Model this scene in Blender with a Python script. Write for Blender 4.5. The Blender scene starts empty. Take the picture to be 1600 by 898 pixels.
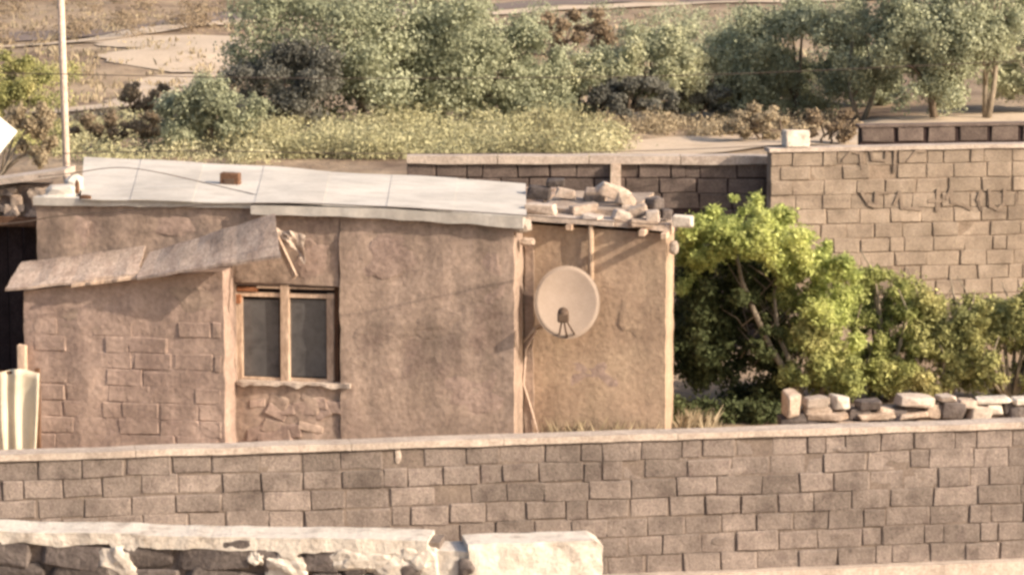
import bpy, bmesh, math, random
import numpy as np
from mathutils import Vector, Matrix, noise as mnoise
R = math.radians
random.seed(7)
sc = bpy.context.scene
col = sc.collection

# ------------------------------------------------------------------ camera
F = 5250.0                      # focal length in photo pixels (1600 wide)
PITCH = R(7.8)
CAM = Vector((0, 0, 7.1))
cd = bpy.data.cameras.new('camera')
cd.sensor_width = 36; cd.lens = 36 * F / 1600
cd.clip_start = 0.5; cd.clip_end = 6000
cam = bpy.data.objects.new('camera', cd); col.objects.link(cam)
cam.location = CAM; cam.rotation_euler = (R(90) - PITCH, 0, 0)
sc.camera = cam

# ------------------------------------------------------------------ light
SUN_EL, SUN_AZ = 27.0, 27.0     # az: degrees from +X (right) towards the camera
SV = Vector((math.cos(R(SUN_EL)) * math.cos(R(SUN_AZ)), -math.cos(R(SUN_EL)) * math.sin(R(SUN_AZ)), math.sin(R(SUN_EL))))
w = bpy.data.worlds.new('World'); sc.world = w; w.use_nodes = True
nt = w.node_tree; bg = nt.nodes['Background']
sky = nt.nodes.new('ShaderNodeTexSky'); sky.sky_type = 'NISHITA'; sky.sun_disc = False
sky.sun_elevation = R(SUN_EL)
sky.sun_rotation = math.atan2(SV.x, SV.y)
sky.dust_density = 4.0; sky.ozone_density = 0.6
nt.links.new(sky.outputs[0], bg.inputs[0]); bg.inputs[1].default_value = 0.135
sl = bpy.data.lights.new('sun', 'SUN'); sl.energy = 4.0; sl.angle = R(0.6); sl.color = (1, 0.85, 0.68)
so = bpy.data.objects.new('sun', sl); col.objects.link(so)
so.rotation_euler = SV.to_track_quat('Z', 'Y').to_euler(); so.location = (20, -10, 30)
sc.view_settings.view_transform = 'Standard'; sc.view_settings.look = 'None'
sc.view_settings.exposure = 0.70; sc.view_settings.gamma = 1.0
sc.view_settings.use_curve_mapping = False
sc.view_settings.use_white_balance = True
sc.view_settings.white_balance_temperature = 6600
sc.view_settings.white_balance_tint = 10
sc.cycles.max_bounces = 6; sc.cycles.filter_width = 3.0

# ------------------------------------------------------------------ helpers
FW = Vector((0, math.cos(PITCH), -math.sin(PITCH))); UP = Vector((0, math.sin(PITCH), math.cos(PITCH))); RT = Vector((1, 0, 0))
def ray(px, py):
    return FW + RT * ((px - 800) / F) - UP * ((py - 449) / F)
def at(px, py, Y):
    d = ray(px, py); return CAM + d * (Y / d.y)
def atz(px, py, z=0.0):
    d = ray(px, py); return CAM + d * ((z - CAM.z) / d.z)
def ppm(Y): return F * math.cos(PITCH) / Y      # pixels per metre, roughly

class Frame:
    """a local frame: s along, t into depth, z up"""
    def __init__(self, o, ang):
        self.o = Vector((o[0], o[1], 0)); a = R(ang)
        self.e1 = Vector((math.cos(a), math.sin(a), 0)); self.e2 = Vector((-math.sin(a), math.cos(a), 0))
    def __call__(self, s, t, z): return self.o + self.e1 * s + self.e2 * t + Vector((0, 0, z))
    def hit(self, px, py, t=0.0):
        d = ray(px, py); p0 = self.o + self.e2 * t
        k = (p0 - CAM).dot(self.e2) / d.dot(self.e2)
        P = CAM + d * k; q = P - self.o
        return q.dot(self.e1), P.z
    def mat(self, s, t, z, rx=0, ry=0, rz=0):
        m = Matrix((self.e1, self.e2, Vector((0, 0, 1)))).transposed().to_4x4()
        m.translation = self(s, t, z)
        return m @ Matrix.Rotation(rz, 4, 'Z') @ Matrix.Rotation(ry, 4, 'Y') @ Matrix.Rotation(rx, 4, 'X')

def empty(name, loc, label=None, cat=None, group=None):
    o = bpy.data.objects.new(name, None); col.objects.link(o); o.location = loc; o.empty_display_size = .2
    o.matrix_world = Matrix.Translation(Vector(loc))
    if label: tag(o, label, cat, group)
    return o
def tag(o, label=None, cat=None, group=None, kind=None):
    if label: o['label'] = label
    if cat: o['category'] = cat
    if group: o['group'] = group
    if kind: o['kind'] = kind
    return o
def world_of(o):
    m = Matrix.LocRotScale(o.location, o.rotation_euler, o.scale)
    return (world_of(o.parent) @ o.matrix_parent_inverse @ m) if o.parent else m
def put(name, me, mat=None, parent=None, mw=None):
    if mat is not None and not me.materials: me.materials.append(mat)
    o = bpy.data.objects.new(name, me); col.objects.link(o)
    if mw is not None: o.matrix_basis = mw
    if parent is not None:
        o.parent = parent; o.matrix_parent_inverse = world_of(parent).inverted()
    return o
def mesh_bm(name, bm, smooth=False):
    me = bpy.data.meshes.new(name); bmesh.ops.recalc_face_normals(bm, faces=bm.faces)
    bm.to_mesh(me); bm.free()
    if smooth: me.polygons.foreach_set('use_smooth', [True] * len(me.polygons))
    return me
def recenter(me):
    """move a world-space mesh so that its origin sits at its base centre; returns matrix"""
    n = len(me.vertices); co = np.empty(n * 3); me.vertices.foreach_get('co', co); co = co.reshape(-1, 3)
    c = (co.min(0) + co.max(0)) / 2; c[2] = co[:, 2].min(); co -= c
    me.vertices.foreach_set('co', co.ravel()); me.update()
    return Matrix.Translation(Vector(c))
def put_c(name, me, mat, parent=None):
    return put(name, me, mat, parent, recenter(me))
def nz(v, s=1.0, seed=0.0):
    return mnoise.noise(Vector((v[0] * s + seed * 7.13, v[1] * s + seed * 3.7, v[2] * s - seed * 5.1)))

def box_bm(bm, M, sx, sy, sz, bev=0.0, jit=0.0, rng=random, cuts=0):
    r = bmesh.ops.create_cube(bm, size=1.0)
    vs = r['verts']
    for v in vs: v.co = Vector((v.co.x * sx, v.co.y * sy, v.co.z * sz))
    geo = list({e for v in vs for e in v.link_edges})
    allv = vs
    if cuts:
        res = bmesh.ops.subdivide_edges(bm, edges=geo, cuts=cuts, use_grid_fill=True)
        allv = list({v for v in vs} | {g for g in res['geom_inner'] if isinstance(g, bmesh.types.BMVert)} | {g for g in res['geom_split'] if isinstance(g, bmesh.types.BMVert)})
    if bev and not cuts:
        res = bmesh.ops.bevel(bm, geom=geo, offset=bev, segments=1, affect='EDGES', profile=.5)
        allv = list({v for f in res['faces'] for v in f.verts})
    for v in allv:
        if jit: v.co += Vector((rng.uniform(-jit, jit), rng.uniform(-jit, jit), rng.uniform(-jit, jit)))
        v.co = M @ v.co
def box(name, sx, sy, sz, bev=0.0, jit=0.0, cuts=0, M=Matrix.Identity(4)):
    bm = bmesh.new(); box_bm(bm, M, sx, sy, sz, bev, jit, cuts=cuts); return mesh_bm(name, bm)
def rock(name, sx, sy, sz, seed, sub=2, amp=.28, sharp=.5):
    bm = bmesh.new(); bmesh.ops.create_icosphere(bm, subdivisions=sub, radius=.5)
    for v in bm.verts:
        p = v.co.copy()
        # push towards a box so that it reads as a broken block
        m = max(abs(p.x), abs(p.y), abs(p.z)); q = p * (.5 / m)
        p = p.lerp(q, sharp)
        p *= 1 + amp * nz(p, 2.6, seed) + amp * .5 * nz(p, 6, seed + 3)
        v.co = Vector((p.x * sx, p.y * sy, p.z * sz))
    return mesh_bm(name, bm)
def shard(name, sx, sy, sz, seed, *_):
    """angular broken stone: hull of a jittered box"""
    rr = random.Random(seed * 91.7); bm = bmesh.new()
    for x in (-1, 1):
        for y in (-1, 1):
            for z in (-1, 1):
                k = [rr.uniform(.62, 1.0) for _ in range(3)]
                bm.verts.new((x * sx / 2 * k[0], y * sy / 2 * k[1], z * sz / 2 * k[2]))
    for q in range(9):
        v = Vector((rr.uniform(-1, 1), rr.uniform(-1, 1), rr.uniform(-1, 1))); a = rr.randrange(3)
        v[a] = math.copysign(rr.uniform(.85, 1.06), v[a]); bm.verts.new((v.x * sx / 2, v.y * sy / 2, v.z * sz / 2))
    r = bmesh.ops.convex_hull(bm, input=bm.verts[:])
    bmesh.ops.delete(bm, geom=[v for v in bm.verts if not v.link_faces], context='VERTS')
    bmesh.ops.bevel(bm, geom=[e for e in bm.edges if e.calc_face_angle(0) > .5], offset=min(sx, sy, sz) * .06, segments=1, affect='EDGES')
    return mesh_bm(name, bm)
def tube_bm(bm, pts, rad, seg=8, cap=True):
    pts = [Vector(p) for p in pts]; rings = []
    for i, p in enumerate(pts):
        d = (pts[min(i + 1, len(pts) - 1)] - pts[max(i - 1, 0)]).normalized()
        a = d.cross(Vector((0.31, 0.2, 1)) if abs(d.z) < .9 else Vector((1, .2, 0))).normalized(); b = d.cross(a)
        r = rad[i] if isinstance(rad, (list, tuple)) else rad
        rings.append([bm.verts.new(p + a * (math.cos(2 * math.pi * k / seg) * r) + b * (math.sin(2 * math.pi * k / seg) * r)) for k in range(seg)])
    for A, B in zip(rings, rings[1:]):
        for k in range(seg): bm.faces.new((A[k], A[(k + 1) % seg], B[(k + 1) % seg], B[k]))
    if cap:
        bm.faces.new(rings[0][::-1]); bm.faces.new(rings[-1])
def tube(name, pts, rad, seg=8):
    bm = bmesh.new(); tube_bm(bm, pts, rad, seg); return mesh_bm(name, bm, True)

def grid_wall(name, fr, s0, s1, z0, z1, t, thick, step=.08, amp=.012, nscale=2.5, hole=None, seed=1.0, smooth=True, edge=0.0):
    """plastered face with uneven relief; z0, z1 numbers or functions of s; hole=(sa,sb,za,zb)"""
    f0 = z0 if callable(z0) else (lambda s: z0); f1 = z1 if callable(z1) else (lambda s: z1)
    ns = max(1, int((s1 - s0) / step)); zmid = .5 * (f0((s0 + s1) / 2) + f1((s0 + s1) / 2))
    nzr = max(1, int((f1((s0 + s1) / 2) - f0((s0 + s1) / 2)) / step))
    S = [s0 + (s1 - s0) * i / ns for i in range(ns + 1)]
    U = [j / nzr for j in range(nzr + 1)]
    if hole:
        for h in hole[:2]:
            k = min(range(len(S)), key=lambda i: abs(S[i] - h)); S[k] = h
        zl = f0(hole[0]); zh = f1(hole[0])
        for h in hole[2:]:
            u = (h - zl) / (zh - zl); k = min(range(len(U)), key=lambda i: abs(U[i] - u)); U[k] = u
    bm = bmesh.new(); V = []
    for i, s in enumerate(S):
        c = []
        for j, u in enumerate(U):
            a, b = f0(s), f1(s); z = a + (b - a) * u
            d = amp * (nz((s, z, t), nscale, seed) + .5 * nz((s, z, t), nscale * 3, seed + 9))
            es = edge * nz((s, z, 2), 6, seed + 4) if i in (0, len(S) - 1) else 0
            c.append(bm.verts.new(fr(s + es, t + d, z)))
        V.append(c)
    for i in range(len(S) - 1):
        for j in range(len(U) - 1):
            if hole:
                sm = .5 * (S[i] + S[i + 1]); um = .5 * (U[j] + U[j + 1]); zz = f0(sm) + (f1(sm) - f0(sm)) * um
                if hole[0] < sm < hole[1] and hole[2] < zz < hole[3]: continue
            bm.faces.new((V[i][j], V[i + 1][j], V[i + 1][j + 1], V[i][j + 1]))
    be = [e for e in bm.edges if e.is_boundary]
    r = bmesh.ops.extrude_edge_only(bm, edges=be)
    for v in [g for g in r['geom'] if isinstance(g, bmesh.types.BMVert)]: v.co += fr.e2 * thick
    loose = [v for v in bm.verts if not v.link_faces]
    bmesh.ops.delete(bm, geom=loose, context='VERTS')
    me = mesh_bm(name, bm)
    if smooth:
        me.polygons.foreach_set('use_smooth', [True] * len(me.polygons))
        try: me.set_sharp_from_angle(angle=R(40))
        except Exception: pass
    return me

# ------------------------------------------------------------------ materials
MATS = {}
def mat(name, cols, scale=3.0, rough=.92, bump=.35, bscale=25.0, bdist=.02, rnd=0.0, island=0.0, stretch=(1, 1, 1), spec=.15, fine=0.25, trans=0.0, detail=8.0, metal=0.0, streak=0.0, stain=0.0):
    if name in MATS: return MATS[name]
    m = bpy.data.materials.new(name); m.use_nodes = True; t = m.node_tree; N = t.nodes; L = t.links
    bs = N['Principled BSDF']; bs.inputs['Roughness'].default_value = rough
    bs.inputs['Specular IOR Level'].default_value = spec; bs.inputs['Metallic'].default_value = metal
    g = N.new('ShaderNodeNewGeometry'); mp = N.new('ShaderNodeMapping'); mp.inputs['Scale'].default_value = stretch
    L.new(g.outputs['Position'], mp.inputs['Vector'])
    n1 = N.new('ShaderNodeTexNoise'); n1.inputs['Scale'].default_value = scale; n1.inputs['Detail'].default_value = detail; n1.inputs['Roughness'].default_value = .62
    L.new(mp.outputs[0], n1.inputs['Vector'])
    rp = N.new('ShaderNodeValToRGB'); e = rp.color_ramp.elements
    k = len(cols); lo, hi = .30, .70
    for i, c in enumerate(cols):
        p = lo + (hi - lo) * i / max(1, k - 1)
        el = e[i] if i < 2 else e.new(p)
        el.position = p; el.color = (*c, 1)
    L.new(n1.outputs['Fac'], rp.inputs[0])
    out = rp.outputs[0]
    if fine:
        n3 = N.new('ShaderNodeTexNoise'); n3.inputs['Scale'].default_value = bscale * 1.7; n3.inputs['Detail'].default_value = 5
        L.new(mp.outputs[0], n3.inputs['Vector'])
        mr = N.new('ShaderNodeMapRange'); mr.inputs[1].default_value = .3; mr.inputs[2].default_value = .7
        mr.inputs[3].default_value = 1 - fine; mr.inputs[4].default_value = 1 + fine
        L.new(n3.outputs['Fac'], mr.inputs[0])
        hv = N.new('ShaderNodeHueSaturation'); L.new(out, hv.inputs['Color']); L.new(mr.outputs[0], hv.inputs['Value']); out = hv.outputs[0]
    for amt, st_, sc2 in ((streak, (2.2, 2.2, .3), 1.3), (stain, (1, 1, 1), .9)):
        if not amt: continue
        mp2 = N.new('ShaderNodeMapping'); mp2.inputs['Scale'].default_value = st_; mp2.inputs['Location'].default_value = (3.1, 1.7, 4.4)
        L.new(g.outputs['Position'], mp2.inputs['Vector'])
        n4 = N.new('ShaderNodeTexNoise'); n4.inputs['Scale'].default_value = sc2; n4.inputs['Detail'].default_value = 7; n4.inputs['Roughness'].default_value = .68
        L.new(mp2.outputs[0], n4.inputs['Vector'])
        mr = N.new('ShaderNodeMapRange'); mr.inputs[1].default_value = .36; mr.inputs[2].default_value = .6
        mr.inputs[3].default_value = 1 - amt; mr.inputs[4].default_value = 1 + amt * .35
        L.new(n4.outputs['Fac'], mr.inputs[0])
        hv = N.new('ShaderNodeHueSaturation'); L.new(out, hv.inputs['Color']); L.new(mr.outputs[0], hv.inputs['Value']); out = hv.outputs[0]
    if rnd or island:
        hv = N.new('ShaderNodeHueSaturation'); mr = N.new('ShaderNodeMapRange')
        a = rnd or island
        mr.inputs[3].default_value = 1 - a; mr.inputs[4].default_value = 1 + a
        if rnd:
            oi = N.new('ShaderNodeObjectInfo'); L.new(oi.outputs['Random'], mr.inputs[0])
        else:
            L.new(g.outputs['Random Per Island'], mr.inputs[0])
        L.new(out, hv.inputs['Color']); L.new(mr.outputs[0], hv.inputs['Value']); out = hv.outputs[0]
    L.new(out, bs.inputs['Base Color'])
    if bump:
        n2 = N.new('ShaderNodeTexNoise'); n2.inputs['Scale'].default_value = bscale; n2.inputs['Detail'].default_value = 8; n2.inputs['Roughness'].default_value = .65
        L.new(mp.outputs[0], n2.inputs['Vector'])
        b = N.new('ShaderNodeBump'); b.inputs['Strength'].default_value = bump; b.inputs['Distance'].default_value = bdist
        L.new(n2.outputs['Fac'], b.inputs['Height']); L.new(b.outputs[0], bs.inputs['Normal'])
    if trans:
        tr = N.new('ShaderNodeBsdfTranslucent'); L.new(out, tr.inputs['Color'])
        mx = N.new('ShaderNodeMixShader'); mx.inputs[0].default_value = trans
        L.new(bs.outputs[0], mx.inputs[1]); L.new(tr.outputs[0], mx.inputs[2])
        L.new(mx.outputs[0], N['Material Output'].inputs['Surface'])
    MATS[name] = m
    return m

m_main = mat('brown mud render', [(0.253, 0.183, 0.153), (0.335, 0.254, 0.206), (0.396, 0.298, 0.240), (0.300, 0.222, 0.186)], 1.6, bump=.55, bscale=11, bdist=.03, fine=.2, streak=.22, stain=.25)
m_annex = mat('pinkish mud render', [(0.294, 0.212, 0.181), (0.371, 0.273, 0.228), (0.426, 0.317, 0.263)], 2.0, bump=.6, bscale=11, bdist=.03, fine=.18, streak=.2, stain=.22)
m_side = mat('tan mud render', [(0.334, 0.234, 0.171), (0.405, 0.296, 0.215), (0.466, 0.349, 0.248)], 1.7, bump=.6, bscale=12, bdist=.03, fine=.15, streak=.16, stain=.16)
m_block = mat('brown building block', [(0.155, 0.122, 0.109), (0.212, 0.173, 0.153), (0.260, 0.214, 0.188), (0.192, 0.153, 0.139)], 4.5, bump=.55, bscale=30, bdist=.035, rnd=.16, fine=.28, stain=.28, streak=.12)
m_blockt = mat('tan building block', [(0.219, 0.172, 0.136), (0.284, 0.227, 0.178), (0.334, 0.271, 0.218)], 4.0, bump=.5, bscale=28, bdist=.03, rnd=.12, fine=.2, stain=.2, streak=.1)
m_mortar = mat('brown mortar', [(0.138, 0.108, 0.094), (0.218, 0.174, 0.145)], 6, bump=.5)
m_mortart = mat('tan mortar', [(0.194, 0.148, 0.114), (0.280, 0.218, 0.168)], 6, bump=.5)
m_dark = mat('dark grey block', [(0.086, 0.067, 0.060), (0.127, 0.098, 0.086), (0.161, 0.127, 0.109)], 4, bump=.5, rnd=.2)
m_cop = mat('pale cement coping', [(0.377, 0.309, 0.262), (0.463, 0.386, 0.330), (0.515, 0.438, 0.377)], 5, bump=.5, bscale=20, fine=.22, stain=.2)
m_white = mat('whitewashed roof sheet', [(0.442, 0.402, 0.361), (0.517, 0.477, 0.431), (0.551, 0.513, 0.468), (0.483, 0.444, 0.398)], 2.2, bump=.2, bscale=12, rnd=.05, fine=.08, stretch=(1, 2.2, 1), stain=.16)
m_lime = mat('crumbling lime plaster', [(0.343, 0.286, 0.237), (0.552, 0.485, 0.419), (0.647, 0.580, 0.505), (0.590, 0.524, 0.452)], 5, bump=.7, bscale=18, bdist=.03, fine=.12)
m_dstone = mat('dark grey rubble', [(.075, .062, .06), (.13, .108, .10), (.19, .16, .145)], 5, bump=.7, bscale=16, bdist=.04, rnd=.25, fine=.25)
m_stone = mat('pale pinkish rubble', [(0.288, 0.216, 0.168), (0.416, 0.328, 0.264), (0.496, 0.408, 0.336)], 6, bump=.6, bscale=18, bdist=.03, rnd=.22, fine=.2)
m_slate = mat('weathered fibre cement sheet', [(0.238, 0.176, 0.142), (0.352, 0.268, 0.221), (0.428, 0.338, 0.280), (0.313, 0.240, 0.197)], 3.5, bump=.45, bscale=16, rnd=.1, fine=.25, stretch=(1.6, .7, 1), stain=.35)
m_wood = mat('sun-bleached timber', [(.38, .27, .20), (.50, .37, .28), (.58, .44, .34)], 8, bump=.4, bscale=30, stretch=(1, 1, .25), rnd=.12)
m_woodd = mat('dark stained timber', [(.10, .055, .035), (.17, .095, .06)], 8, bump=.4, rnd=.15)
m_red = mat('rusty red timber', [(.22, .09, .045), (.34, .16, .085)], 12, bump=.3)
m_glass = mat('dusty window pane', [(0.061, 0.058, 0.059), (0.106, 0.103, 0.104), (0.078, 0.076, 0.079)], 5, rough=.16, bump=.06, bscale=3, fine=.12, spec=.6)
m_dish = mat('faded beige dish', [(0.319, 0.247, 0.198), (0.381, 0.300, 0.246)], 4, rough=.7, bump=.1, spec=.3, fine=.05)
m_wdish = mat('white dish', [(0.562, 0.533, 0.475), (0.590, 0.562, 0.504)], 4, rough=.6, bump=.05, spec=.3, fine=.03)
m_metal = mat('grey painted steel', [(.40, .32, .27), (.52, .43, .36)], 9, rough=.6, bump=.1, spec=.4)
m_pole = mat('pale pinkish pole', [(.56, .43, .35), (.68, .54, .45)], 6, rough=.7, bump=.1)
m_black = mat('black cable', [(.06, .045, .038), (.09, .07, .06)], 9, rough=.6, bump=0, fine=0)
m_brown = mat('brown plastic', [(.09, .06, .045), (.13, .09, .065)], 9, rough=.6, bump=0, fine=0)
m_cloth = mat('cream cloth', [(0.700, 0.600, 0.454), (0.800, 0.710, 0.562), (0.760, 0.660, 0.508)], 6, rough=.95, bump=.2, bscale=60, trans=.25, fine=.05)
m_rag = mat('dusty pale rag', [(0.400, 0.320, 0.264), (0.496, 0.408, 0.344)], 9, bump=.3)
m_shade = mat('dark joints and painted shade', [(0.028, 0.018, 0.018), (0.050, 0.034, 0.033)], 7, bump=.4, rnd=.2)  # near-black: shed shade put into the colour, also used for dark joints
m_paint = mat('dark spray paint', [(.20, .155, .122), (.235, .185, .145)], 14, bump=.3)
m_bark = mat('grey bark', [(.20, .165, .125), (.30, .25, .19)], 12, bump=.6, stretch=(1, 1, .3))
m_barkd = mat('brown bark', [(.11, .085, .065), (.18, .14, .105)], 12, bump=.6, stretch=(1, 1, .3))
def leafmat(name, cols, island=.3, tr=.25, sc_=1.2):
    return mat(name, cols, sc_, rough=.8, bump=0, fine=0, island=island, trans=tr, spec=.25, detail=3)
m_lime_leaf = leafmat('bright green leaves', [(0.274, 0.321, 0.109), (0.437, 0.485, 0.164), (0.627, 0.642, 0.252)], .32, .35)
m_shrub = leafmat('olive green leaves', [(0.234, 0.245, 0.101), (0.393, 0.380, 0.156), (0.550, 0.488, 0.227)], .35)
m_midleaf = leafmat('mid green leaves', [(0.202, 0.224, 0.080), (0.333, 0.353, 0.124), (0.475, 0.459, 0.193)], .35)
m_olive = leafmat('dusty olive leaves', [(0.233, 0.252, 0.167), (0.353, 0.371, 0.249), (0.473, 0.491, 0.338)], .3, sc_=.7)
m_grey = leafmat('grey green leaves', [(0.293, 0.315, 0.215), (0.469, 0.474, 0.312), (0.627, 0.612, 0.400)], .3, sc_=.7)
m_shade_leaf = leafmat('shade-dark grey leaves', [(0.112, 0.112, 0.098), (0.174, 0.172, 0.146), (0.245, 0.241, 0.204)], .3, sc_=.7)  # shade at the feet of the trees put into the leaf colour
m_brownleaf = leafmat('dry brown leaves', [(0.198, 0.146, 0.099), (0.291, 0.225, 0.152), (0.356, 0.284, 0.192)], .3, sc_=.8)
m_yel = leafmat('yellowish weeds', [(0.314, 0.288, 0.166), (0.423, 0.402, 0.235), (0.504, 0.468, 0.303)], .3, sc_=.35)
m_dry = leafmat('dry straw grass', [(0.299, 0.239, 0.155), (0.387, 0.317, 0.215), (0.440, 0.368, 0.260)], .25, sc_=.5)

# ground: dry soil with sandy, brown and olive patches
def ground_mat():
    m = bpy.data.materials.new('dry soil'); m.use_nodes = True; t = m.node_tree; N = t.nodes; L = t.links
    bs = N['Principled BSDF']; bs.inputs['Roughness'].default_value = .95; bs.inputs['Specular IOR Level'].default_value = .1
    g = N.new('ShaderNodeNewGeometry')
    def nzn(sc_, det, st=(1, 1, 1)):
        mp = N.new('ShaderNodeMapping'); mp.inputs['Scale'].default_value = st; L.new(g.outputs['Position'], mp.inputs['Vector'])
        n = N.new('ShaderNodeTexNoise'); n.inputs['Scale'].default_value = sc_; n.inputs['Detail'].default_value = det; n.inputs['Roughness'].default_value = .6
        L.new(mp.outputs[0], n.inputs['Vector']); return n.outputs['Fac']
    def ramp(fac, stops):
        r = N.new('ShaderNodeValToRGB'); e = r.color_ramp.elements
        for i, (p, c) in enumerate(stops):
            el = e[i] if i < 2 else e.new(p); el.position = p; el.color = (*c, 1)
        L.new(fac, r.inputs[0]); return r.outputs[0]
    a = ramp(nzn(.16, 9, (1, .5, 1)), [(.34, (.155, .105, .082)), (.45, (.28, .205, .145)), (.53, (.40, .31, .22)), (.64, (.23, .165, .112))])
    b = ramp(nzn(.9, 8, (1, .5, 1)), [(.35, (.13, .09, .065)), (.55, (.31, .235, .165)), (.7, (.44, .345, .255))])
    mx = N.new('ShaderNodeMix'); mx.data_type = 'RGBA'; mx.inputs[0].default_value = .45
    L.new(a, mx.inputs[6]); L.new(b, mx.inputs[7])
    L.new(mx.outputs[2], bs.inputs['Base Color'])
    bp = N.new('ShaderNodeBump'); bp.inputs['Strength'].default_value = .8; bp.inputs['Distance'].default_value = .15
    L.new(nzn(2.5, 9), bp.inputs['Height']); L.new(bp.outputs[0], bs.inputs['Normal'])
    return m
m_ground = ground_mat()
m_path = mat('pale trodden earth', [(0.432, 0.337, 0.246), (0.518, 0.415, 0.316), (0.553, 0.449, 0.346)], .8, bump=.4, bscale=5, fine=.12)
m_asphalt = mat('worn asphalt', [(.17, .135, .12), (.22, .175, .155)], .6, bump=.2, bscale=8)

# ------------------------------------------------------------------ terrain
WALL = Frame((at(800, 684, 35.5).x, 35.5), 10.0)           # front block wall frame
HZ = at(800, 684, 35.5).z                                  # top of its coping
def terrain(x, y):
    q = Vector((x, y, 0)) - WALL.o; v = q.dot(WALL.e2)
    if v < .13: z = -1.15 - .05 * max(0, -v)*.2
    else: z = 0.0
    if y > 52:
        k = min(1, (y - 52) / 18)
        z += k * (.35 * mnoise.noise(Vector((x * .09, y * .06, 1.3))) + .16 * mnoise.noise(Vector((x * .35, y * .22, 4.3))))
        if y > 100: z += min(y - 100, 300) * .004
    return z
def axis(dense_lo, dense_hi, step, far, lo_far):
    a = list(np.arange(dense_lo, dense_hi + 1e-6, step)); d = step; x = dense_hi
    while x < far: d *= 1.35; x += d; a.append(x)
    d = step; x = dense_lo
    while x > -lo_far: d *= 1.35; x -= d; a.insert(0, x)
    return a
us = axis(-16, 16, .7, 2500, 2500)
vs_ = sorted(set([round(v, 3) for v in axis(14, 105, .8, 4000, -14)] + [-60, -40, -25, -15, -10, -6, -3, -1.5, -.6, -.1, .12, .14, .5, 1.5, 3, 5, 8, 11]))
vt = []; fc = []
for v in vs_:
    for u in us:
        p = WALL.o + WALL.e1 * u + WALL.e2 * v
        vt.append((p.x, p.y, terrain(p.x, p.y)))
nu = len(us)
for j in range(len(vs_) - 1):
    for i in range(nu - 1):
        k = j * nu + i; fc.append((k, k + 1, k + nu + 1, k + nu))
me = bpy.data.meshes.new('ground'); me.from_pydata(vt, [], fc); me.polygons.foreach_set('use_smooth', [True] * len(fc))
tag(put('ground', me, m_ground), 'dry sandy ground with brown and olive patches', kind='structure')

def strip(name, pts, mt, lift=.03, width=None, label=None, edge_noise=.35, seed=1):
    """ribbon draped over the terrain along world points with half widths"""
    bm = bmesh.new(); P = [Vector((p[0], p[1], 0)) for p in pts]
    dense = []
    for a, b, wa, wb in zip(P, P[1:], width, width[1:]):
        n = max(2, int((b - a).length / .8))
        for i in range(n):
            dense.append((a.lerp(b, i / n), wa + (wb - wa) * i / n, (b - a).normalized()))
    dense.append((P[-1], width[-1], (P[-1] - P[-2]).normalized()))
    rows = []
    for k, (p, wd, d) in enumerate(dense):
        nr = Vector((-d.y, d.x, 0)); row = []
        for j in range(5):
            f = -1 + j / 2
            ww = wd * (1 + (edge_noise * mnoise.noise(Vector((k * .35, f * 3, seed))) if abs(f) == 1 else 0))
            q = p + nr * (f * ww); row.append(bm.verts.new((q.x, q.y, terrain(q.x, q.y) + lift)))
        rows.append(row)
    for a, b in zip(rows, rows[1:]):
        for j in range(4): bm.faces.new((a[j], a[j + 1], b[j + 1], b[j]))
    o = put(name, mesh_bm(name, bm, True), mt)
    return tag(o, label, kind='structure')
def gpts(*px): return [tuple(atz(x, y, .1))[:2] for x, y in px]
road = strip('road', gpts((-300, 62), (100, 52), (420, 30), (700, 10), (1200, -6), (1900, -22)), m_asphalt, .05, [1.6] * 6, 'dark asphalt road crossing the slope behind the trees', 0)
strip('road_verge', gpts((-300, 74), (100, 66), (430, 36), (700, 17), (1200, 3), (1900, -12)), m_path, .07, [.7, .8, 1.0, 1.0, .9, .9], 'pale earth verge along the far road', .3, 3)
strip('footpath', gpts((60, 168), (190, 158), (280, 112), (460, 104)), m_path, .05, [.5, .7, 1.2, 1.0], 'pale trodden path beside the tall olive tree', .5, 5)
strip('sandy_track', gpts((140, 62), (300, 66), (380, 90), (440, 92)), m_path, .045, [1.5, 2.6, 4.2, 3.5], 'broad pale sandy track on the slope', .5, 8)
strip('dirt_path', gpts((760, 230), (1000, 222), (1260, 206), (1700, 196)), m_path, .05, [.8, 1.6, 2.4, 2.0], 'pale dirt path running behind the yard walls', .4, 9)
strip('yard_path', [(-5.5, 36.2), (0, 37.0), (6.5, 38.4)], m_path, .02, [.35, .4, .45], 'pale earth strip between the block wall and the house', .3, 11)

# ------------------------------------------------------------------ block walls
def block_mesh(k, bx=.41, by=.2, bz=.195):
    """bevelled block with worn, uneven arrises"""
    rr = random.Random(100 + k); bm = bmesh.new(); bmesh.ops.create_cube(bm, size=1.0)
    for v in bm.verts:
        v.co = Vector((v.co.x * bx, v.co.y * by, v.co.z * bz)) + Vector((rr.uniform(-.009, .007), rr.uniform(-.006, .006), rr.uniform(-.007, .006)))
    bmesh.ops.bevel(bm, geom=bm.edges[:], offset=rr.uniform(.007, .014), segments=1, affect='EDGES', profile=.5)
    for v in bm.verts: v.co += Vector((rr.uniform(-.007, .007), rr.uniform(-.004, .004), rr.uniform(-.006, .006)))
    return mesh_bm('block', bm)
BM = [block_mesh(k) for k in range(16)]
BMT = [m.copy() for m in BM]; BMD = [m.copy() for m in BM]; BMA = [m.copy() for m in BM]
for m_ in BM: m_.materials.append(m_block)
for m_ in BMT: m_.materials.append(m_blockt)
for m_ in BMD: m_.materials.append(m_dark)
for m_ in BMA: m_.materials.append(m_annex)
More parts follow.
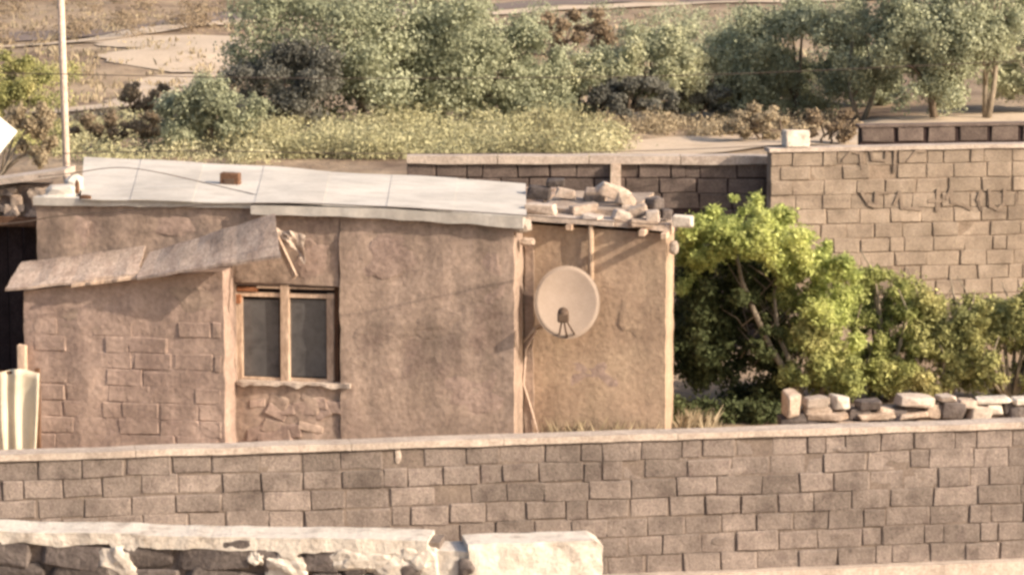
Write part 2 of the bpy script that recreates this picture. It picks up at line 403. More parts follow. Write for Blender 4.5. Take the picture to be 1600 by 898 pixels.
def lay(fr, parent, meshes, s0, s1, ztop, rows, pitch=.21, face=0.0, skip=None, rng=None, wob=.009, wmin=.36, wmax=.50, half=.13, zfun=None, gap=.014):
    n = 0
    for r in range(rows):
        z = ztop - pitch * (r + .5); s = s0 - rng.uniform(0, .35)
        while s < s1:
            wd = rng.uniform(wmin, wmax) if rng.random() > half else rng.uniform(.17, .26)
            c = s + wd / 2; s += wd + gap * rng.uniform(.6, 1.6)
            if c + wd / 2 < s0 or c - wd / 2 > s1: continue
            a, b = max(c - wd / 2, s0), min(c + wd / 2, s1)
            if b - a < .06: continue
            c, wd = (a + b) / 2, b - a
            if skip and skip(c, z, r): continue
            zz = z + (zfun(c) if zfun else 0)
            pr = rng.uniform(-wob, wob * .7) - (.02 if rng.random() < .06 else 0) * -1
            m = fr.mat(c, face + .1 + pr, zz + rng.uniform(-.006, .006), rng.uniform(-.02, .02), rng.uniform(-.013, .013), rng.uniform(-.02, .02))
            m = m @ Matrix.Diagonal((wd / .41, 1, (pitch - gap * .35) / .195 * rng.uniform(.94, 1.02), 1))
            put('block', rng.choice(meshes), None, parent, m); n += 1
    return n

rng = random.Random(3)
SL, SR = WALL.hit(-60, 700)[0], WALL.hit(1680, 660)[0]
fw = empty('block_wall', WALL(0, 0, -1.15), 'long wall of uneven brown blocks with pale cement coping below the house', 'wall')
topz = HZ - .075
put_c('mortar_core', grid_wall('mortar_core', WALL, SL, SR, -1.2, topz + .01, .014, .18, .12, .008, 3, seed=4), m_mortar, fw)
hole_s = WALL.hit(635, 710)[0]
lay(WALL, fw, BM, SL, SR, topz, 8, rng=rng, wob=.014, half=.2, gap=.011, zfun=lambda c: .016 * nz((c, 0, 0), 1.1, 3), skip=lambda c, z, r: (r == 0 and abs(c - hole_s) < .09) or z < -1.15)
x = SL
k = 0
while x < SR:                                              # coping cast in lengths
    ln = rng.uniform(1.3, 2.4); e = min(x + ln, SR)
    put_c('coping', grid_wall('coping', WALL, x, e - .006, (lambda s: topz + .004 + .012 * nz((s, 0, 0), 2.2, 5)), (lambda s: HZ + .010 * nz((s, 1, 0), 1.2, 2)), -.035, .30, .07, .012, 4, seed=7 + k), m_cop, fw)
    x = e; k += 1
ft = grid_wall('footing', WALL, SL, SR, -1.25, WALL.hit(1300, 888, -.16)[1], -.16, .2, .14, .015, 2, seed=6)
put_c('footing', ft, m_cop, fw)
for k in range(9):                                        # mortar smeared over joints
    sm, zm = rng.uniform(SL, SR), rng.uniform(-.75, topz - .05)
    put('mortar_smear', rock('mortar_smear', rng.uniform(.1, .3), .022, rng.uniform(.05, .16), k + 200, 2, .45, .3), m_block, fw, WALL.mat(sm, .004, zm, 0, rng.uniform(-.3, .3), 0))
# pale mortar smear beside the missing block
put('mortar_smear', rock('mortar_smear', .07, .03, .17, 3), m_cop, fw, WALL.mat(WALL.hit(622, 710)[0], .01, WALL.hit(622, 712)[1]))

# far right tan wall
TW = Frame((at(1205, 230, 45.5).x, 45.5), 11.0)
tws0 = 0.0; tws1 = TW.hit(1850, 220)[0]; TZ = TW.hit(1300, 230)[1]
tw = empty('block_wall', TW(0, 0, 0), 'tall tan block wall with faded dark spray marks behind the green tree', 'wall')
put_c('mortar_core', grid_wall('mortar_core', TW, tws0, tws1, -.05, TZ - .04, .018, .18, .15, .006, 3, seed=14), m_mortart, tw)
lay(TW, tw, BMT, tws0, tws1, TZ - .05, 14, pitch=.202, rng=random.Random(11), wob=.007, wmin=.36, wmax=.46, half=.08, gap=.012)
put_c('coping', grid_wall('coping', TW, tws0 - .03, tws1, (lambda s: TZ - .055 + .008 * nz((s, 0, 0), 3, 5)), (lambda s: TZ + .01 * nz((s, 1, 0), 1.5, 2)), -.03, .28, .08, .01, 4, seed=17), m_cop, tw)
def stroke(pxs, wpx, nm='spray_mark'):
    bm = bmesh.new(); wm = wpx / ppm(45.8) / 2
    for (a, b) in zip(pxs, pxs[1:]):
        sa, za = TW.hit(*a, -.014); sb, zb = TW.hit(*b, -.014)
        L_ = math.hypot(sb - sa, zb - za); an = math.atan2(zb - za, sb - sa)
        box_bm(bm, TW.mat((sa + sb) / 2, -.014, (za + zb) / 2, 0, -an, 0), L_ + wm * 1.4, .006, wm * 2, 0, .006)
    put_c(nm, mesh_bm(nm, bm), m_paint, tw)
stroke([(1347, 301), (1358, 318), (1368, 322), (1370, 300)], 6)
stroke([(1372, 303), (1392, 300)], 4)
stroke([(1398, 318), (1406, 300), (1410, 324), (1440, 327)], 5)
stroke([(1452, 314), (1470, 313)], 6); stroke([(1466, 297), (1465, 328)], 6)
stroke([(1480, 310), (1486, 296), (1487, 316), (1505, 320), (1517, 327)], 5)
stroke([(1533, 298), (1528, 312), (1532, 328)], 4)
stroke([(1546, 297), (1548, 322), (1560, 327), (1569, 318), (1570, 296)], 5)
stroke([(1588, 302), (1588, 320)], 3)
stroke([(1318, 250), (1330, 236), (1344, 240), (1347, 264)], 4)
stroke([(1361, 235), (1363, 250), (1384, 251), (1386, 234)], 4)
stroke([(1399, 234), (1398, 268)], 5)
stroke([(1418, 252), (1432, 236), (1446, 236)], 4)
stroke([(1520, 232), (1518, 246)], 3)
cb = put('limestone_block', box('limestone_block', .34, .22, .22, .012, .008), m_lime, None, TW.mat(TW.hit(1247, 222)[0], .1, TW.hit(1247, 222)[1] + .0))
tag(cb, 'single pale limestone block lying on the end of the tan wall', 'block')
cb.matrix_basis = TW.mat(TW.hit(1247, 222)[0], .12, TZ + .118, 0, 0, .05)

# dark parapet behind the tan wall
DP = Frame((at(1345, 218, 52).x, 52.0), 9.0)
dp = empty('parapet_wall', DP(0, 0, 0), 'low dark grey block parapet showing just above the tan wall', 'wall')
dz1 = DP.hit(1345, 198)[1]; dend = DP.hit(1850, 195)[0]
put_c('mortar_core', grid_wall('mortar_core', DP, 0, dend, -.1, dz1 - .02, .03, .15, .2, .006, 3, seed=15), m_shade, dp)
r2 = random.Random(5); s = 0.02
while s < dend:
    wd = r2.choice([.44, .42, .16, .74, .5])
    for rr_ in range(3):
        put('block', r2.choice(BMD), None, dp, DP.mat(s + wd / 2, .1, dz1 - .13 - .27 * rr_, r2.uniform(-.02, .02), 0, 0) @ Matrix.Diagonal((wd / .41, 1, .23 / .195, 1)))
    s += wd + .07
put_c('coping', grid_wall('coping', DP, -.03, dend, dz1 - .012, dz1 + .03, -.02, .24, .15, .01, 4, seed=19), m_dark, dp)

# dark wall behind the house
DW = Frame((at(636, 250, 46.2).x, 46.2), -1.0)
dw = empty('block_wall', DW(0, 0, 0), 'dark grey block wall with pale coping directly behind the house roof', 'wall')
dws1 = DW.hit(1207, 245)[0]; DZ = DW.hit(900, 243)[1]
put_c('mortar_core', grid_wall('mortar_core', DW, 0, dws1, -.05, DZ - .07, .02, .18, .2, .006, 3, seed=24), m_shade, dw)
lay(DW, dw, BMD, 0, dws1, DZ - .1, 5, pitch=.21, rng=random.Random(21), wob=.008, half=.1)
lay(DW, dw, BMD, DW.hit(1040, 300)[0], dws1, DZ - .1 - 5 * .21, 7, pitch=.21, rng=random.Random(22), wob=.008, half=.1)
for k in range(4):
    a = dws1 * k / 4; b = dws1 * (k + 1) / 4 - .012
    put_c('coping', grid_wall('coping', DW, a, b, (lambda s: DZ - .115 + .012 * nz((s, 0, 0), 2, 3)), (lambda s: DZ + .012 * nz((s, 4, 0), 1.5, 3)), -.06, .34, .1, .012, 3, seed=30 + k), m_cop, dw)
bs_, bz_ = DW.hit(962, 285, -.12)
put_c('buttress', grid_wall('buttress', DW, bs_ - .07, bs_ + .07, 0, DW.hit(960, 256, -.12)[1], -.12, .14, .06, .02, 5, seed=8), m_stone, dw)

# ------------------------------------------------------------------ house
C0 = at(803, 345, 37.6)
H = Frame((C0.x, C0.y), -10.0)
house = empty('house', H(-2.5, 1.5, 0), 'low mud-rendered house with white sheet roof and one small window', 'house')
T_ANX, T_MAIN, T_SIDE = -.46, 0.0, .62
def hs(px, t=0.0): return H.hit(px, 450, t)[0]
def hz(px, py, t=0.0): return H.hit(px, py, t)[1]
sL = hs(58); sMid = hs(531)
def ramp_z(t, *pp):
    q = [(H.hit(px, py, t)) for px, py in pp]
    def f(s):
        if s <= q[0][0]: return q[0][1]
        for (a, za), (b, zb) in zip(q, q[1:]):
            if s <= b: return za + (zb - za) * (s - a) / (b - a)
        return q[-1][1]
    return f
mtop = ramp_z(0, (58, 318), (390, 322), (800, 344))
wl, wr = hs(366), hs(529); wzb, wzt = hz(450, 600), hz(450, 443)
put_c('front_wall', grid_wall('front_wall', H, sL, sMid - .002, -.1, mtop, .03, .25, .07, .03, 2.2, hole=(wl, wr, wzb, wzt), seed=2, edge=.02), m_main, house)
put_c('front_wall', grid_wall('front_wall', H, sMid, 0, -.1, mtop, 0, 3.2, .07, .022, 2.0, seed=3, edge=.015), m_main, house)
# side section, set back
sR = H.hit(1040, 500, T_SIDE)[0]
stop = ramp_z(T_SIDE, (820, 350), (1050, 366))
put_c('side_wall', grid_wall('side_wall', H, .003, sR, -.1, stop, T_SIDE, .72, .07, .016, 1.6, seed=5, edge=.012), m_side, house)
put_c('side_wall', grid_wall('side_wall', H, .05, sR - .42, -.1, (lambda s: stop(s) - .02), T_SIDE + .7, 1.7, .3, .01, 1.6, seed=55), m_side, house)
# back and left walls so the body is closed
put_c('rear_wall', grid_wall('rear_wall', H, sL + .05, -.02, -.1, 2.75, 3.0, .2, .4, .01, 2, seed=6), m_main, house)
put_c('end_wall', box('end_wall', .22, 2.6, 2.85, 0, 0, M=H.mat(sL + .12, 1.65, 1.35)), m_main, house)
# annex
aL, aR = hs(36, T_ANX), hs(349, T_ANX)
atop = ramp_z(T_ANX, (30, 455), (110, 446), (345, 424))
put_c('annex_wall', grid_wall('annex_wall', H, aL, aR, -.1, atop, T_ANX, .50, .06, .02, 2.6, seed=9, edge=.02), m_annex, house)
r3 = random.Random(15); az = hz(200, 500, T_ANX)
lay(H, house, BMA, aL + .12, aR - .04, az, 8, pitch=.19, face=T_ANX - .006, rng=r3, wob=.008, wmin=.36, wmax=.52, half=.1,
    skip=lambda c, z, r: (r3.random() < ((.12 if c < (aL + aR) / 2 else .03) + (.45 if r < 2 else 0))) or z < -.05)
# left corner post of the annex
put('corner_post', box('corner_post', .10, .10, 1.35, .012, .006, M=Matrix.Identity(4)), m_wood, house, H.mat(hs(33, T_ANX - .05), T_ANX - .06, .55))

# window
win = empty('window', H((wl + wr) / 2, .12, wzb)); win.parent = house; win.matrix_parent_inverse = world_of(house).inverted()
TF = .10
def bar(px0, py0, px1, py1, name, mt, parent, t=TF, dep=.06):
    s0, z1 = H.hit(px0, py0, t); s1, z0 = H.hit(px1, py1, t)
    return put(name, box(name, s1 - s0, dep, z1 - z0, .006, .004), mt, parent, H.mat((s0 + s1) / 2, t + dep / 2, (z0 + z1) / 2))
bar(366, 462, 380, 594, 'frame_stile', m_wood, win); bar(510, 458, 522, 596, 'frame_stile', m_wood, win)
bar(364, 456, 522, 467, 'frame_rail', m_wood, win, TF - .01, .07)
bar(400, 447, 522, 453, 'frame_rail', m_wood, win, TF - .03, .09)
bar(362, 440, 530, 449, 'head_board', m_annex, win, TF + .0, .09)
bar(366, 448, 402, 456, 'lintel_board', m_red, win, TF - .02, .07)
bar(364, 460, 376, 474, 'lintel_end', m_red, win, TF - .035, .05)
bar(372, 588, 520, 598, 'frame_rail', m_wood, win, TF, .06)
bar(437, 444, 452, 600, 'mullion', m_wood, win, TF - .03, .08)
bar(380, 467, 437, 589, 'pane', m_glass, win, TF + .03, .012)
bar(452, 467, 511, 589, 'pane', m_glass, win, TF + .03, .012)
bar(522, 444, 530, 600, 'jamb', m_woodd, win, TF + .01, .1)  # cast shade of the right reveal put into the dark jamb colour
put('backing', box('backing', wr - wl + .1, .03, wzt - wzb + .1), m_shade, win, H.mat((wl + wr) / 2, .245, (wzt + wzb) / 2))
zsl = hz(450, 598, -.05)
put_c('sill', grid_wall('sill', H, hs(368, -.05), hs(546, -.05), (lambda s: zsl - .045 + .04 * nz((s, 0, 0), 5, 3) + .02 * nz((s, 0, 0), 14, 6)), (lambda s: zsl + .012 * nz((s, 2, 0), 5, 3)), -.05, .14, .03, .03, 6, seed=81), m_cop, house)
for k in range(16):                                        # bared stones under the window
    px = random.uniform(372, 525); py = random.uniform(618, 684)
    t = .035; s_, z_ = H.hit(px, py, t)
    put('bared_stone', shard('bared_stone', random.uniform(.2, .42), .09, random.uniform(.1, .2), k + .5), random.choice([m_annex, m_main, m_annex]), house, H.mat(s_, t + .018, z_, 0, random.uniform(-.5, .5), random.uniform(-.12, .12)))
for k, (px, py, wp, hp2, mt_, t_) in enumerate([(610, 400, 90, 60, m_annex, .0), (720, 620, 120, 70, m_annex, .0), (580, 560, 60, 110, m_main, .0), (690, 500, 100, 50, m_main, .0), (770, 430, 40, 90, m_annex, .0), (250, 350, 120, 30, m_annex, .03), (110, 360, 60, 46, m_annex, .03), (490, 400, 50, 60, m_annex, .03), (150, 500, 110, 40, m_main, T_ANX), (300, 470, 70, 40, m_main, T_ANX), (900, 600, 110, 60, m_annex, T_SIDE), (990, 480, 60, 90, m_side, T_SIDE)]):
    s_, z_ = H.hit(px, py, t_)                             # later repairs in the render
    put('plaster_patch', rock('plaster_patch', wp / 138, .022, hp2 / 138, k + 400, 3, .55, .2), mt_, house, H.mat(s_, t_ + .007, z_, 0, random.uniform(-.3, .3), 0))
# white plaster lip along the eaves
lipb = ramp_z(-.09, (392, 335), (600, 341), (812, 356)); lipt = ramp_z(-.09, (392, 321), (600, 326), (826, 340))
put_c('eaves_lip', grid_wall('eaves_lip', H, hs(393, -.09), .12, (lambda s: lipb(s) + .018 * nz((s, 0, 0), 3, 2)), lipt, -.09, .14, .05, .014, 4, seed=12), m_white, house)
lb2 = ramp_z(-.03, (58, 321), (390, 325)); lt2 = ramp_z(-.03, (58, 308), (390, 318))
put_c('eaves_lip', grid_wall('eaves_lip', H, sL - .02, hs(393, -.03), (lambda s: lb2(s) + .012 * nz((s, 0, 0), 3, 6)), lt2, -.03, .2, .05, .012, 4, seed=13), m_white, house)
# corner capital of crumbled plaster
put('corner_lump', rock('corner_lump', .22, .2, .17, 4.2, 2, .25, .7), m_cop, house, H.mat(hs(812, -.02), .06, hz(812, 354, -.02)))
put('corner_lump', rock('corner_lump', .16, .14, .09, 6.2, 2, .25, .7), m_stone, house, H.mat(hs(822, .2), .3, hz(822, 379, .2)))

# roof of white sheets
roof = empty('roof', H(-2.5, 1.5, 2.8)); roof.parent = house; roof.matrix_parent_inverse = world_of(house).inverted()
TB = 3.3
fs = [H.hit(px, py, -.06) for px, py in ((128, 312), (205, 313), (300, 315), (400, 317), (504, 320), (606, 324), (708, 331), (822, 338))]
bs = [H.hit(px, py, TB) for px, py in ((132, 246), (222, 250), (318, 255), (414, 261), (516, 268), (614, 275), (714, 280), (820, 287))]
for k in range(7):
    bm = bmesh.new(); V = []
    nsg, ntg = 6, 10
    lift = .005 * (k % 2)
    for i in range(nsg + 1):
        row = []
        for j in range(ntg + 1):
            u, v = i / nsg, j / ntg; uo = -.012 + u * 1.024
            f = [fs[k][q] + (fs[k + 1][q] - fs[k][q]) * uo for q in (0, 1)]
            b = [bs[k][q] + (bs[k + 1][q] - bs[k][q]) * uo for q in (0, 1)]
            s_ = f[0] + (b[0] - f[0]) * v; z_ = f[1] + (b[1] - f[1]) * v
            z_ += lift + .014 * nz((s_, v * 3, 0), 1.1, 2) + .004 * nz((s_, v * 3, 0), 4, 5)
            t_ = -.08 + (TB + .08) * v + (.03 * nz((s_, 0, k), 3, k) if j in (0, ntg) else 0)
            row.append(bm.verts.new(H(s_, t_, z_)))
        V.append(row)
    fcs = [bm.faces.new((V[i][j], V[i + 1][j], V[i + 1][j + 1], V[i][j + 1])) for i in range(nsg) for j in range(ntg)]
    r = bmesh.ops.extrude_face_region(bm, geom=fcs)
    for v in [g for g in r['geom'] if isinstance(g, bmesh.types.BMVert)]: v.co.z += .007
    put_c('roof_sheet', mesh_bm('roof_sheet', bm), m_white, roof)
# broken plaster pieces at the left end of the roof
for (px, py, wpx, hpx, t, sd) in ((90, 303, 46, 26, .1, 1), (112, 294, 24, 40, .5, 2), (75, 312, 34, 14, .02, 3)):
    P = H.hit(px, py, t); q = ppm(38.5)
    put('broken_edge', rock('broken_edge', wpx / q, .3, hpx / q, sd + 20, 2, .2, .8), m_white, roof, H.mat(P[0], t + .1, P[1]))
# rusty vent cap
P = H.hit(357, 287, 1.4); vb = put('vent_cap', box('vent_cap', .23, .14, .24, .01, .006), m_woodd, roof, H.mat(P[0], 1.5, P[1] + .0))
put('vent_lid', box('vent_lid', .13, .012, .07, .004, .003), m_brown, vb, H.mat(P[0], 1.424, P[1] + .02))
P = H.hit(127, 290, .5); put('crack', rock('crack', .05, .06, .16, 31, 2, .2, .6), m_woodd, roof, H.mat(P[0], .34, P[1]))
P = H.hit(139, 309, .1); put('crack', rock('crack', .14, .06, .06, 32, 2, .2, .6), m_woodd, roof, H.mat(P[0], -.04, P[1] + .02))
# side roof: thin concrete slab, with joists added to cast diagonal wall shadows
sf0 = H.hit(818, 343, T_SIDE - .12); sf1 = H.hit(958, 352, T_SIDE - .12)
zs = (lambda s: sf0[1] + (sf1[1] - sf0[1]) * (s - sf0[0]) / (sf1[0] - sf0[0]))
put_c('side_slab', grid_wall('side_slab', H, .05, sf1[0], (lambda s: zs(s) - .015 + .012 * nz((s, 0, 0), 4, 8)), (lambda s: zs(s) + .045), T_SIDE - .12, 2.3, .06, .014, 5, seed=41), m_cop, roof)
put_c('side_slab', grid_wall('side_slab', H, sf1[0] + .01, sR + .04, (lambda s: zs(s) - .03 + .02 * nz((s, 0, 0), 5, 3)), (lambda s: zs(s) + .03 + .02 * nz((s, 2, 0), 5, 8)), T_SIDE - .05, .75, .06, .03, 6, seed=42), m_stone, roof)
for px, ln, dz in ((893, .2, .0), (1008, .3, .0), (1042, .27, .02)):
    s_ = H.hit(px, 360, T_SIDE)[0]; z_ = zs(s_) - .05 - dz
    put('shadow_joist', box('shadow_joist', .07, ln + .4, .065, .005, .003), m_wood, roof, H.mat(s_, T_SIDE - ln / 2 + .2, z_))
# pipe and cement fillet on the side wall
s_ = H.hit(923, 380, T_SIDE - .07)[0]
put('down_pipe', tube('down_pipe', [H(s_, T_SIDE - .07, zs(s_) - .02), H(s_ + .005, T_SIDE - .07, hz(923, 430, T_SIDE)), H(s_ - .02, T_SIDE - .03, hz(923, 452, T_SIDE))], .034, 10), m_side, house)
sa, sb = .02, H.hit(834, 500, T_SIDE)[0]
put_c('cement_fillet', grid_wall('cement_fillet', H, sa, sb, -.05, hz(830, 382, T_SIDE), T_SIDE - .035, .06, .06, .015, 4, seed=44, edge=.02), m_main, house)
# pale edge strip bracing at the outer corner
put('corner_bracket', rock('corner_bracket', .11, .1, .17, 9.3, 2, .25, .5), m_cop, house, H.mat(H.hit(1052, 392, T_SIDE)[0], T_SIDE + .06, hz(1052, 388, T_SIDE)))

# awning over the annex
aw = empty('awning', H(hs(200, -.4), -.45, 2.0)); aw.parent = house; aw.matrix_parent_inverse = world_of(house).inverted()
def sheet(name, c4, mt, parent, thick=.028, wav=.016, nsg=10, ntg=6, seed=0, ragged=.03):
    (fl, frr, br, bl) = c4; bm = bmesh.new(); V = []
    for i in range(nsg + 1):
        row = []
        for j in range(ntg + 1):
            u, v = i / nsg, j / ntg
            p = fl.lerp(frr, u).lerp(bl.lerp(br, u), v)
            p = p + Vector((0, 0, wav * nz((u * 6, v * 3, seed), 1, seed) + wav * .35 * math.sin(u * nsg * 2.1 + seed)))
            if i in (0, nsg): p = p + H.e1 * (ragged * nz((v * 5, 0, seed), 1, seed + 2))
            if j == 0: p = p + H.e2 * (ragged * nz((u * 7, 1, seed), 1, seed + 4))
            row.append(bm.verts.new(p))
        V.append(row)
    fcs = [bm.faces.new((V[i][j], V[i + 1][j], V[i + 1][j + 1], V[i][j + 1])) for i in range(nsg) for j in range(ntg)]
    r = bmesh.ops.extrude_face_region(bm, geom=fcs)
    for v in [g for g in r['geom'] if isinstance(g, bmesh.types.BMVert)]: v.co.z += thick
    return put_c(name, mesh_bm(name, bm), mt, parent)
def hp(px, py, t): s_, z_ = H.hit(px, py, t); return H(s_, t, z_)
TFR = T_ANX - .14
sheet('awning_sheet', (hp(8, 456, TFR), hp(216, 432, TFR), hp(228, 388, -.03), hp(34, 413, -.03)), m_slate, aw, seed=1)
sheet('awning_sheet', (hp(184, 431, TFR + .04), hp(424, 413, TFR + .06), hp(408, 346, -.02), hp(196, 392, -.02)), m_slate, aw, seed=2, thick=.030, wav=.014)
sheet('awning_batten', (hp(112, 449, TFR - .02), hp(214, 436, TFR - .02), hp(214, 429, TFR + .03), hp(112, 442, TFR + .03)), m_wood, aw, seed=4, ntg=1, wav=.004)
a_, b_ = hp(252, 433, TFR + .05), hp(420, 421, TFR + .07)
put('awning_beam', box('awning_beam', (b_ - a_).length, .05, .06, .006, .004), m_red, aw, H.mat(*[0] * 3))
bo = aw.children[-1]; bo.matrix_basis = Matrix.Translation((a_ + b_) / 2) @ (b_ - a_).to_track_quat('X', 'Z').to_matrix().to_4x4()
# bleached board leaning beside the awning
a_, b_ = hp(419, 344, -.12), hp(461, 433, -.5)
bd = put('leaning_board', box('leaning_board', (b_ - a_).length, .03, .085, .004, .006), m_wood, aw)
bd.matrix_basis = Matrix.Translation((a_ + b_) / 2) @ (b_ - a_).to_track_quat('X', 'Z').to_matrix().to_4x4()

# rag caught on the board
bm = bmesh.new(); V = []
for i in range(11):
    row = []
    for j in range(11):
        u, v = i / 10, j / 10
        px = 430 + 45 * u + 12 * v * (1 - u) + 4 * nz((u * 5, v * 5, 0), 1, 3); py = 355 + 12 * u + (40 - 10 * math.sin(u * 3.1)) * v * (.7 + .45 * u) + 4 * nz((u * 5, v * 4, 3), 1, 5)
        p = hp(px, py, -.26 + .025 * math.sin(u * 8 + v * 3) + .05 * nz((u * 4, v * 4, 1), 1, 7)); row.append(bm.verts.new(p))
    V.append(row)
fcs = [bm.faces.new((V[i][j], V[i + 1][j], V[i + 1][j + 1], V[i][j + 1])) for i in range(10) for j in range(10) if not (i in (5, 6) and j in (4, 5))]
r = bmesh.ops.extrude_face_region(bm, geom=fcs)
for v in [g for g in r['geom'] if isinstance(g, bmesh.types.BMVert)]: v.co += H.e2 * .012
bmesh.ops.delete(bm, geom=[v for v in bm.verts if not v.link_faces], context='VERTS')
tag(put_c('rag', mesh_bm('rag', bm), m_rag), 'dusty pale rag caught on the leaning board beside the awning', 'rag')

# ------------------------------------------------------------------ loose rubble on the side roof
rb = [  # px, py, w, h (px), depth t, turn
    (845, 326, 50, 20, .75, .1, 'c'), (912, 326, 44, 18, .95, -.2, 's'), (925, 340, 30, 12, .65, .2, 'c'),
    (885, 302, 34, 18, 1.9, .3, 's'), (930, 306, 40, 26, 2.0, .1, 's'), (958, 300, 56, 26, 1.7, .55, 's'),
    (978, 312, 34, 24, 1.4, .4, 's'), (972, 336, 34, 20, .75, .3, 'c'), (996, 330, 34, 22, .8, -.5, 's'),
    (1003, 348, 46, 14, .62, .1, 's'), (1022, 318, 26, 26, 1.0, .2, 'd'), (1020, 338, 24, 24, .68, -.1, 'c'),
    (1040, 334, 18, 20, .95, .2, 'd'), (868, 285, 30, 16, 2.3, 0, 'd'), (842, 300, 40, 24, 2.2, .2, 'd'), (985, 327, 30, 16, 1.1, .2, 's')]
RLAB = ['wide flat pale cement slab lying beside the end of the white roof', 'flat pinkish stone in front of the dark stones on the side roof', 'thin pale cement piece at the front edge of the side roof',
        'small pinkish stone between dark stones and the heap on the side roof', 'upright pinkish stone at the back of the heap beside the buttress', 'largest tilted pinkish stone on top of the rubble heap',
        'pinkish stone leaning on the largest stone of the rubble heap', 'pale cement lump at the front foot of the rubble heap', 'pinkish stone tilted against the pale lump in the heap',
        'flat pinkish stone under the heap on the roof edge', 'dark grey stone standing behind the pale upright piece', 'pale upright cement piece before the dark grey stone', 'narrow dark grey stone beside the bright white jutting stone',
        'small dark stone behind the end of the white roof', 'larger dark stone touching the end of the white roof', 'small pinkish stone wedged in the middle of the rubble heap']
for k, (px, py, wp, hp_, t, tn, kd) in enumerate(rb):
    s_, z_ = H.hit(px, py, t); q = ppm((H(s_, t, 0)).y)
    hgt = hp_ / q; sl_ = zs(s_) + .05
    me = shard('loose_stone', wp / q, .24, hgt * .85, k + 50)
    o = put('loose_stone', me, {'s': m_stone, 'c': m_cop, 'd': m_dstone}[kd], None, H.mat(s_, t, z_, random.uniform(-.1, .1), tn * .6, random.uniform(-.4, .4)))
    tag(o, RLAB[k], 'stone', None if RLAB.count(RLAB[k]) == 1 else 'rubble on the side roof')
# a bed of broken fill that carries the heap
fill = grid_wall('rubble_fill', H, .12, sR - .44, (lambda s: zs(s) + .02), (lambda s: zs(s) + .10 + .05 * nz((s, 0, 0), 3, 4)), T_SIDE + .35, 1.9, .07, .06, 4, seed=47)
tag(put_c('rubble_bed', fill, m_stone), 'pinkish bed of crumbled rubble covering the side roof', 'rubble', kind='stuff')
o = put('white_stone', shard('white_stone', .24, .24, .15, 77, 2, .18, .85), m_lime, None, H.mat(H.hit(1066, 346, T_SIDE - .02)[0], T_SIDE + .02, hz(1066, 346, T_SIDE - .02)))
tag(o, 'bright white stone jutting past the corner of the side roof', 'stone')

# ------------------------------------------------------------------ satellite dish on the side wall
def dish(name, centre, rx, rz, normal, mt, depth=.07, label=None):
    e = empty(name, centre, label, 'satellite dish')
    q = Vector(normal).normalized().to_track_quat('Z', 'Y').to_matrix().to_4x4(); M = Matrix.Translation(centre) @ q
    bm = bmesh.new(); rings = []
    for i in range(9):
        f = i / 8; rings.append([bm.verts.new(M @ Vector((rx * f * math.cos(a), rz * f * math.sin(a), depth * (f * f - 1)))) for a in [2 * math.pi * k / 40 for k in range(40)]] if i else [bm.verts.new(M @ Vector((0, 0, -depth)))])
    for k in range(40): bm.faces.new((rings[0][0], rings[1][k], rings[1][(k + 1) % 40]))
    for A, B in zip(rings[1:], rings[2:]):
        for k in range(40): bm.faces.new((A[k], A[(k + 1) % 40], B[(k + 1) % 40], B[k]))
    fcs = bm.faces[:]
    r = bmesh.ops.extrude_face_region(bm, geom=fcs)
    nn = Vector(normal).normalized()
    for v in [g for g in r['geom'] if isinstance(g, bmesh.types.BMVert)]: v.co -= nn * .012
    put('reflector', mesh_bm('reflector', bm, True), mt, e)
    bm = bmesh.new()
    rim = [M @ Vector((rx * math.cos(a), rz * math.sin(a), -.002)) for a in [2 * math.pi * k / 40 for k in range(41)]]
    tube_bm(bm, rim, .004, 6, False); put('rim', mesh_bm('rim', bm, True), mt, e)
    return e, M
s_, z_ = H.hit(886, 472, T_SIDE - .33)
dc = H(s_, T_SIDE - .33, z_); q_ = ppm(dc.y)
dn = (.02, -1, .16)
de, DM = dish('satellite_dish', dc, 51 / q_, 57 / q_, dn, m_dish, .045, 'faded beige satellite dish on the side wall of the house')
lnb = hp(880, 492, T_SIDE - .78)
arm0 = DM @ Vector((-.0, -.40, -.0)) if (DM @ Vector((0, -.40, 0))).z < dc.z else DM @ Vector((0, .40, 0))
lo = arm0
put('feed_arm', tube('feed_arm', [lo, lo.lerp(lnb, .55) + Vector((0, 0, -.02)), lnb], .011, 8), m_brown, de)
for dx in (-.26, .24):
    base = DM @ Vector((dx, -.30 if arm0 == DM @ Vector((0, -.40, 0)) else .30, 0))
    put('feed_strut', tube('feed_strut', [lo.lerp(base, .35) + Vector((0, 0, .0)), lnb], .010, 6), m_brown, de)
lb = put('feed_horn', tube('feed_horn', [lnb + Vector((0, -.05, -.01)), lnb + Vector((0, -.01, 0)), lnb + Vector((0, .05, .02)), lnb + Vector((0, .09, .03))], [.05, .065, .065, .05], 12), m_brown, de)
put('feed_housing', box('feed_housing', .13, .12, .10, .015, 0), m_brown, lb, Matrix.Translation(lnb + Vector((0, 0, -.03))))
put('wall_bracket', tube('wall_bracket', [dc + Vector((0, .07, 0)), hp(880, 492, T_SIDE - .1), hp(880, 500, T_SIDE + .02)], .024, 8), m_metal, de)
put('stay_bar', tube('stay_bar', [hp(836, 512, T_SIDE - .2), hp(814, 538, T_SIDE - .05)], .014, 8), m_metal, de)
put('stay_bar', tube('stay_bar', [hp(836, 512, T_SIDE - .2), dc + Vector((-.05, .06, -.12))], .014, 8), m_metal, de)
# cable from the dish
cp = [hp(838, 516, T_SIDE - .1), hp(822, 545, T_SIDE - .04), hp(818, 600, T_SIDE - .04), hp(832, 645, T_SIDE - .05), hp(842, 682, T_SIDE - .06)]
put('signal_cable', tube('signal_cable', cp, .010, 6), m_pole, de)

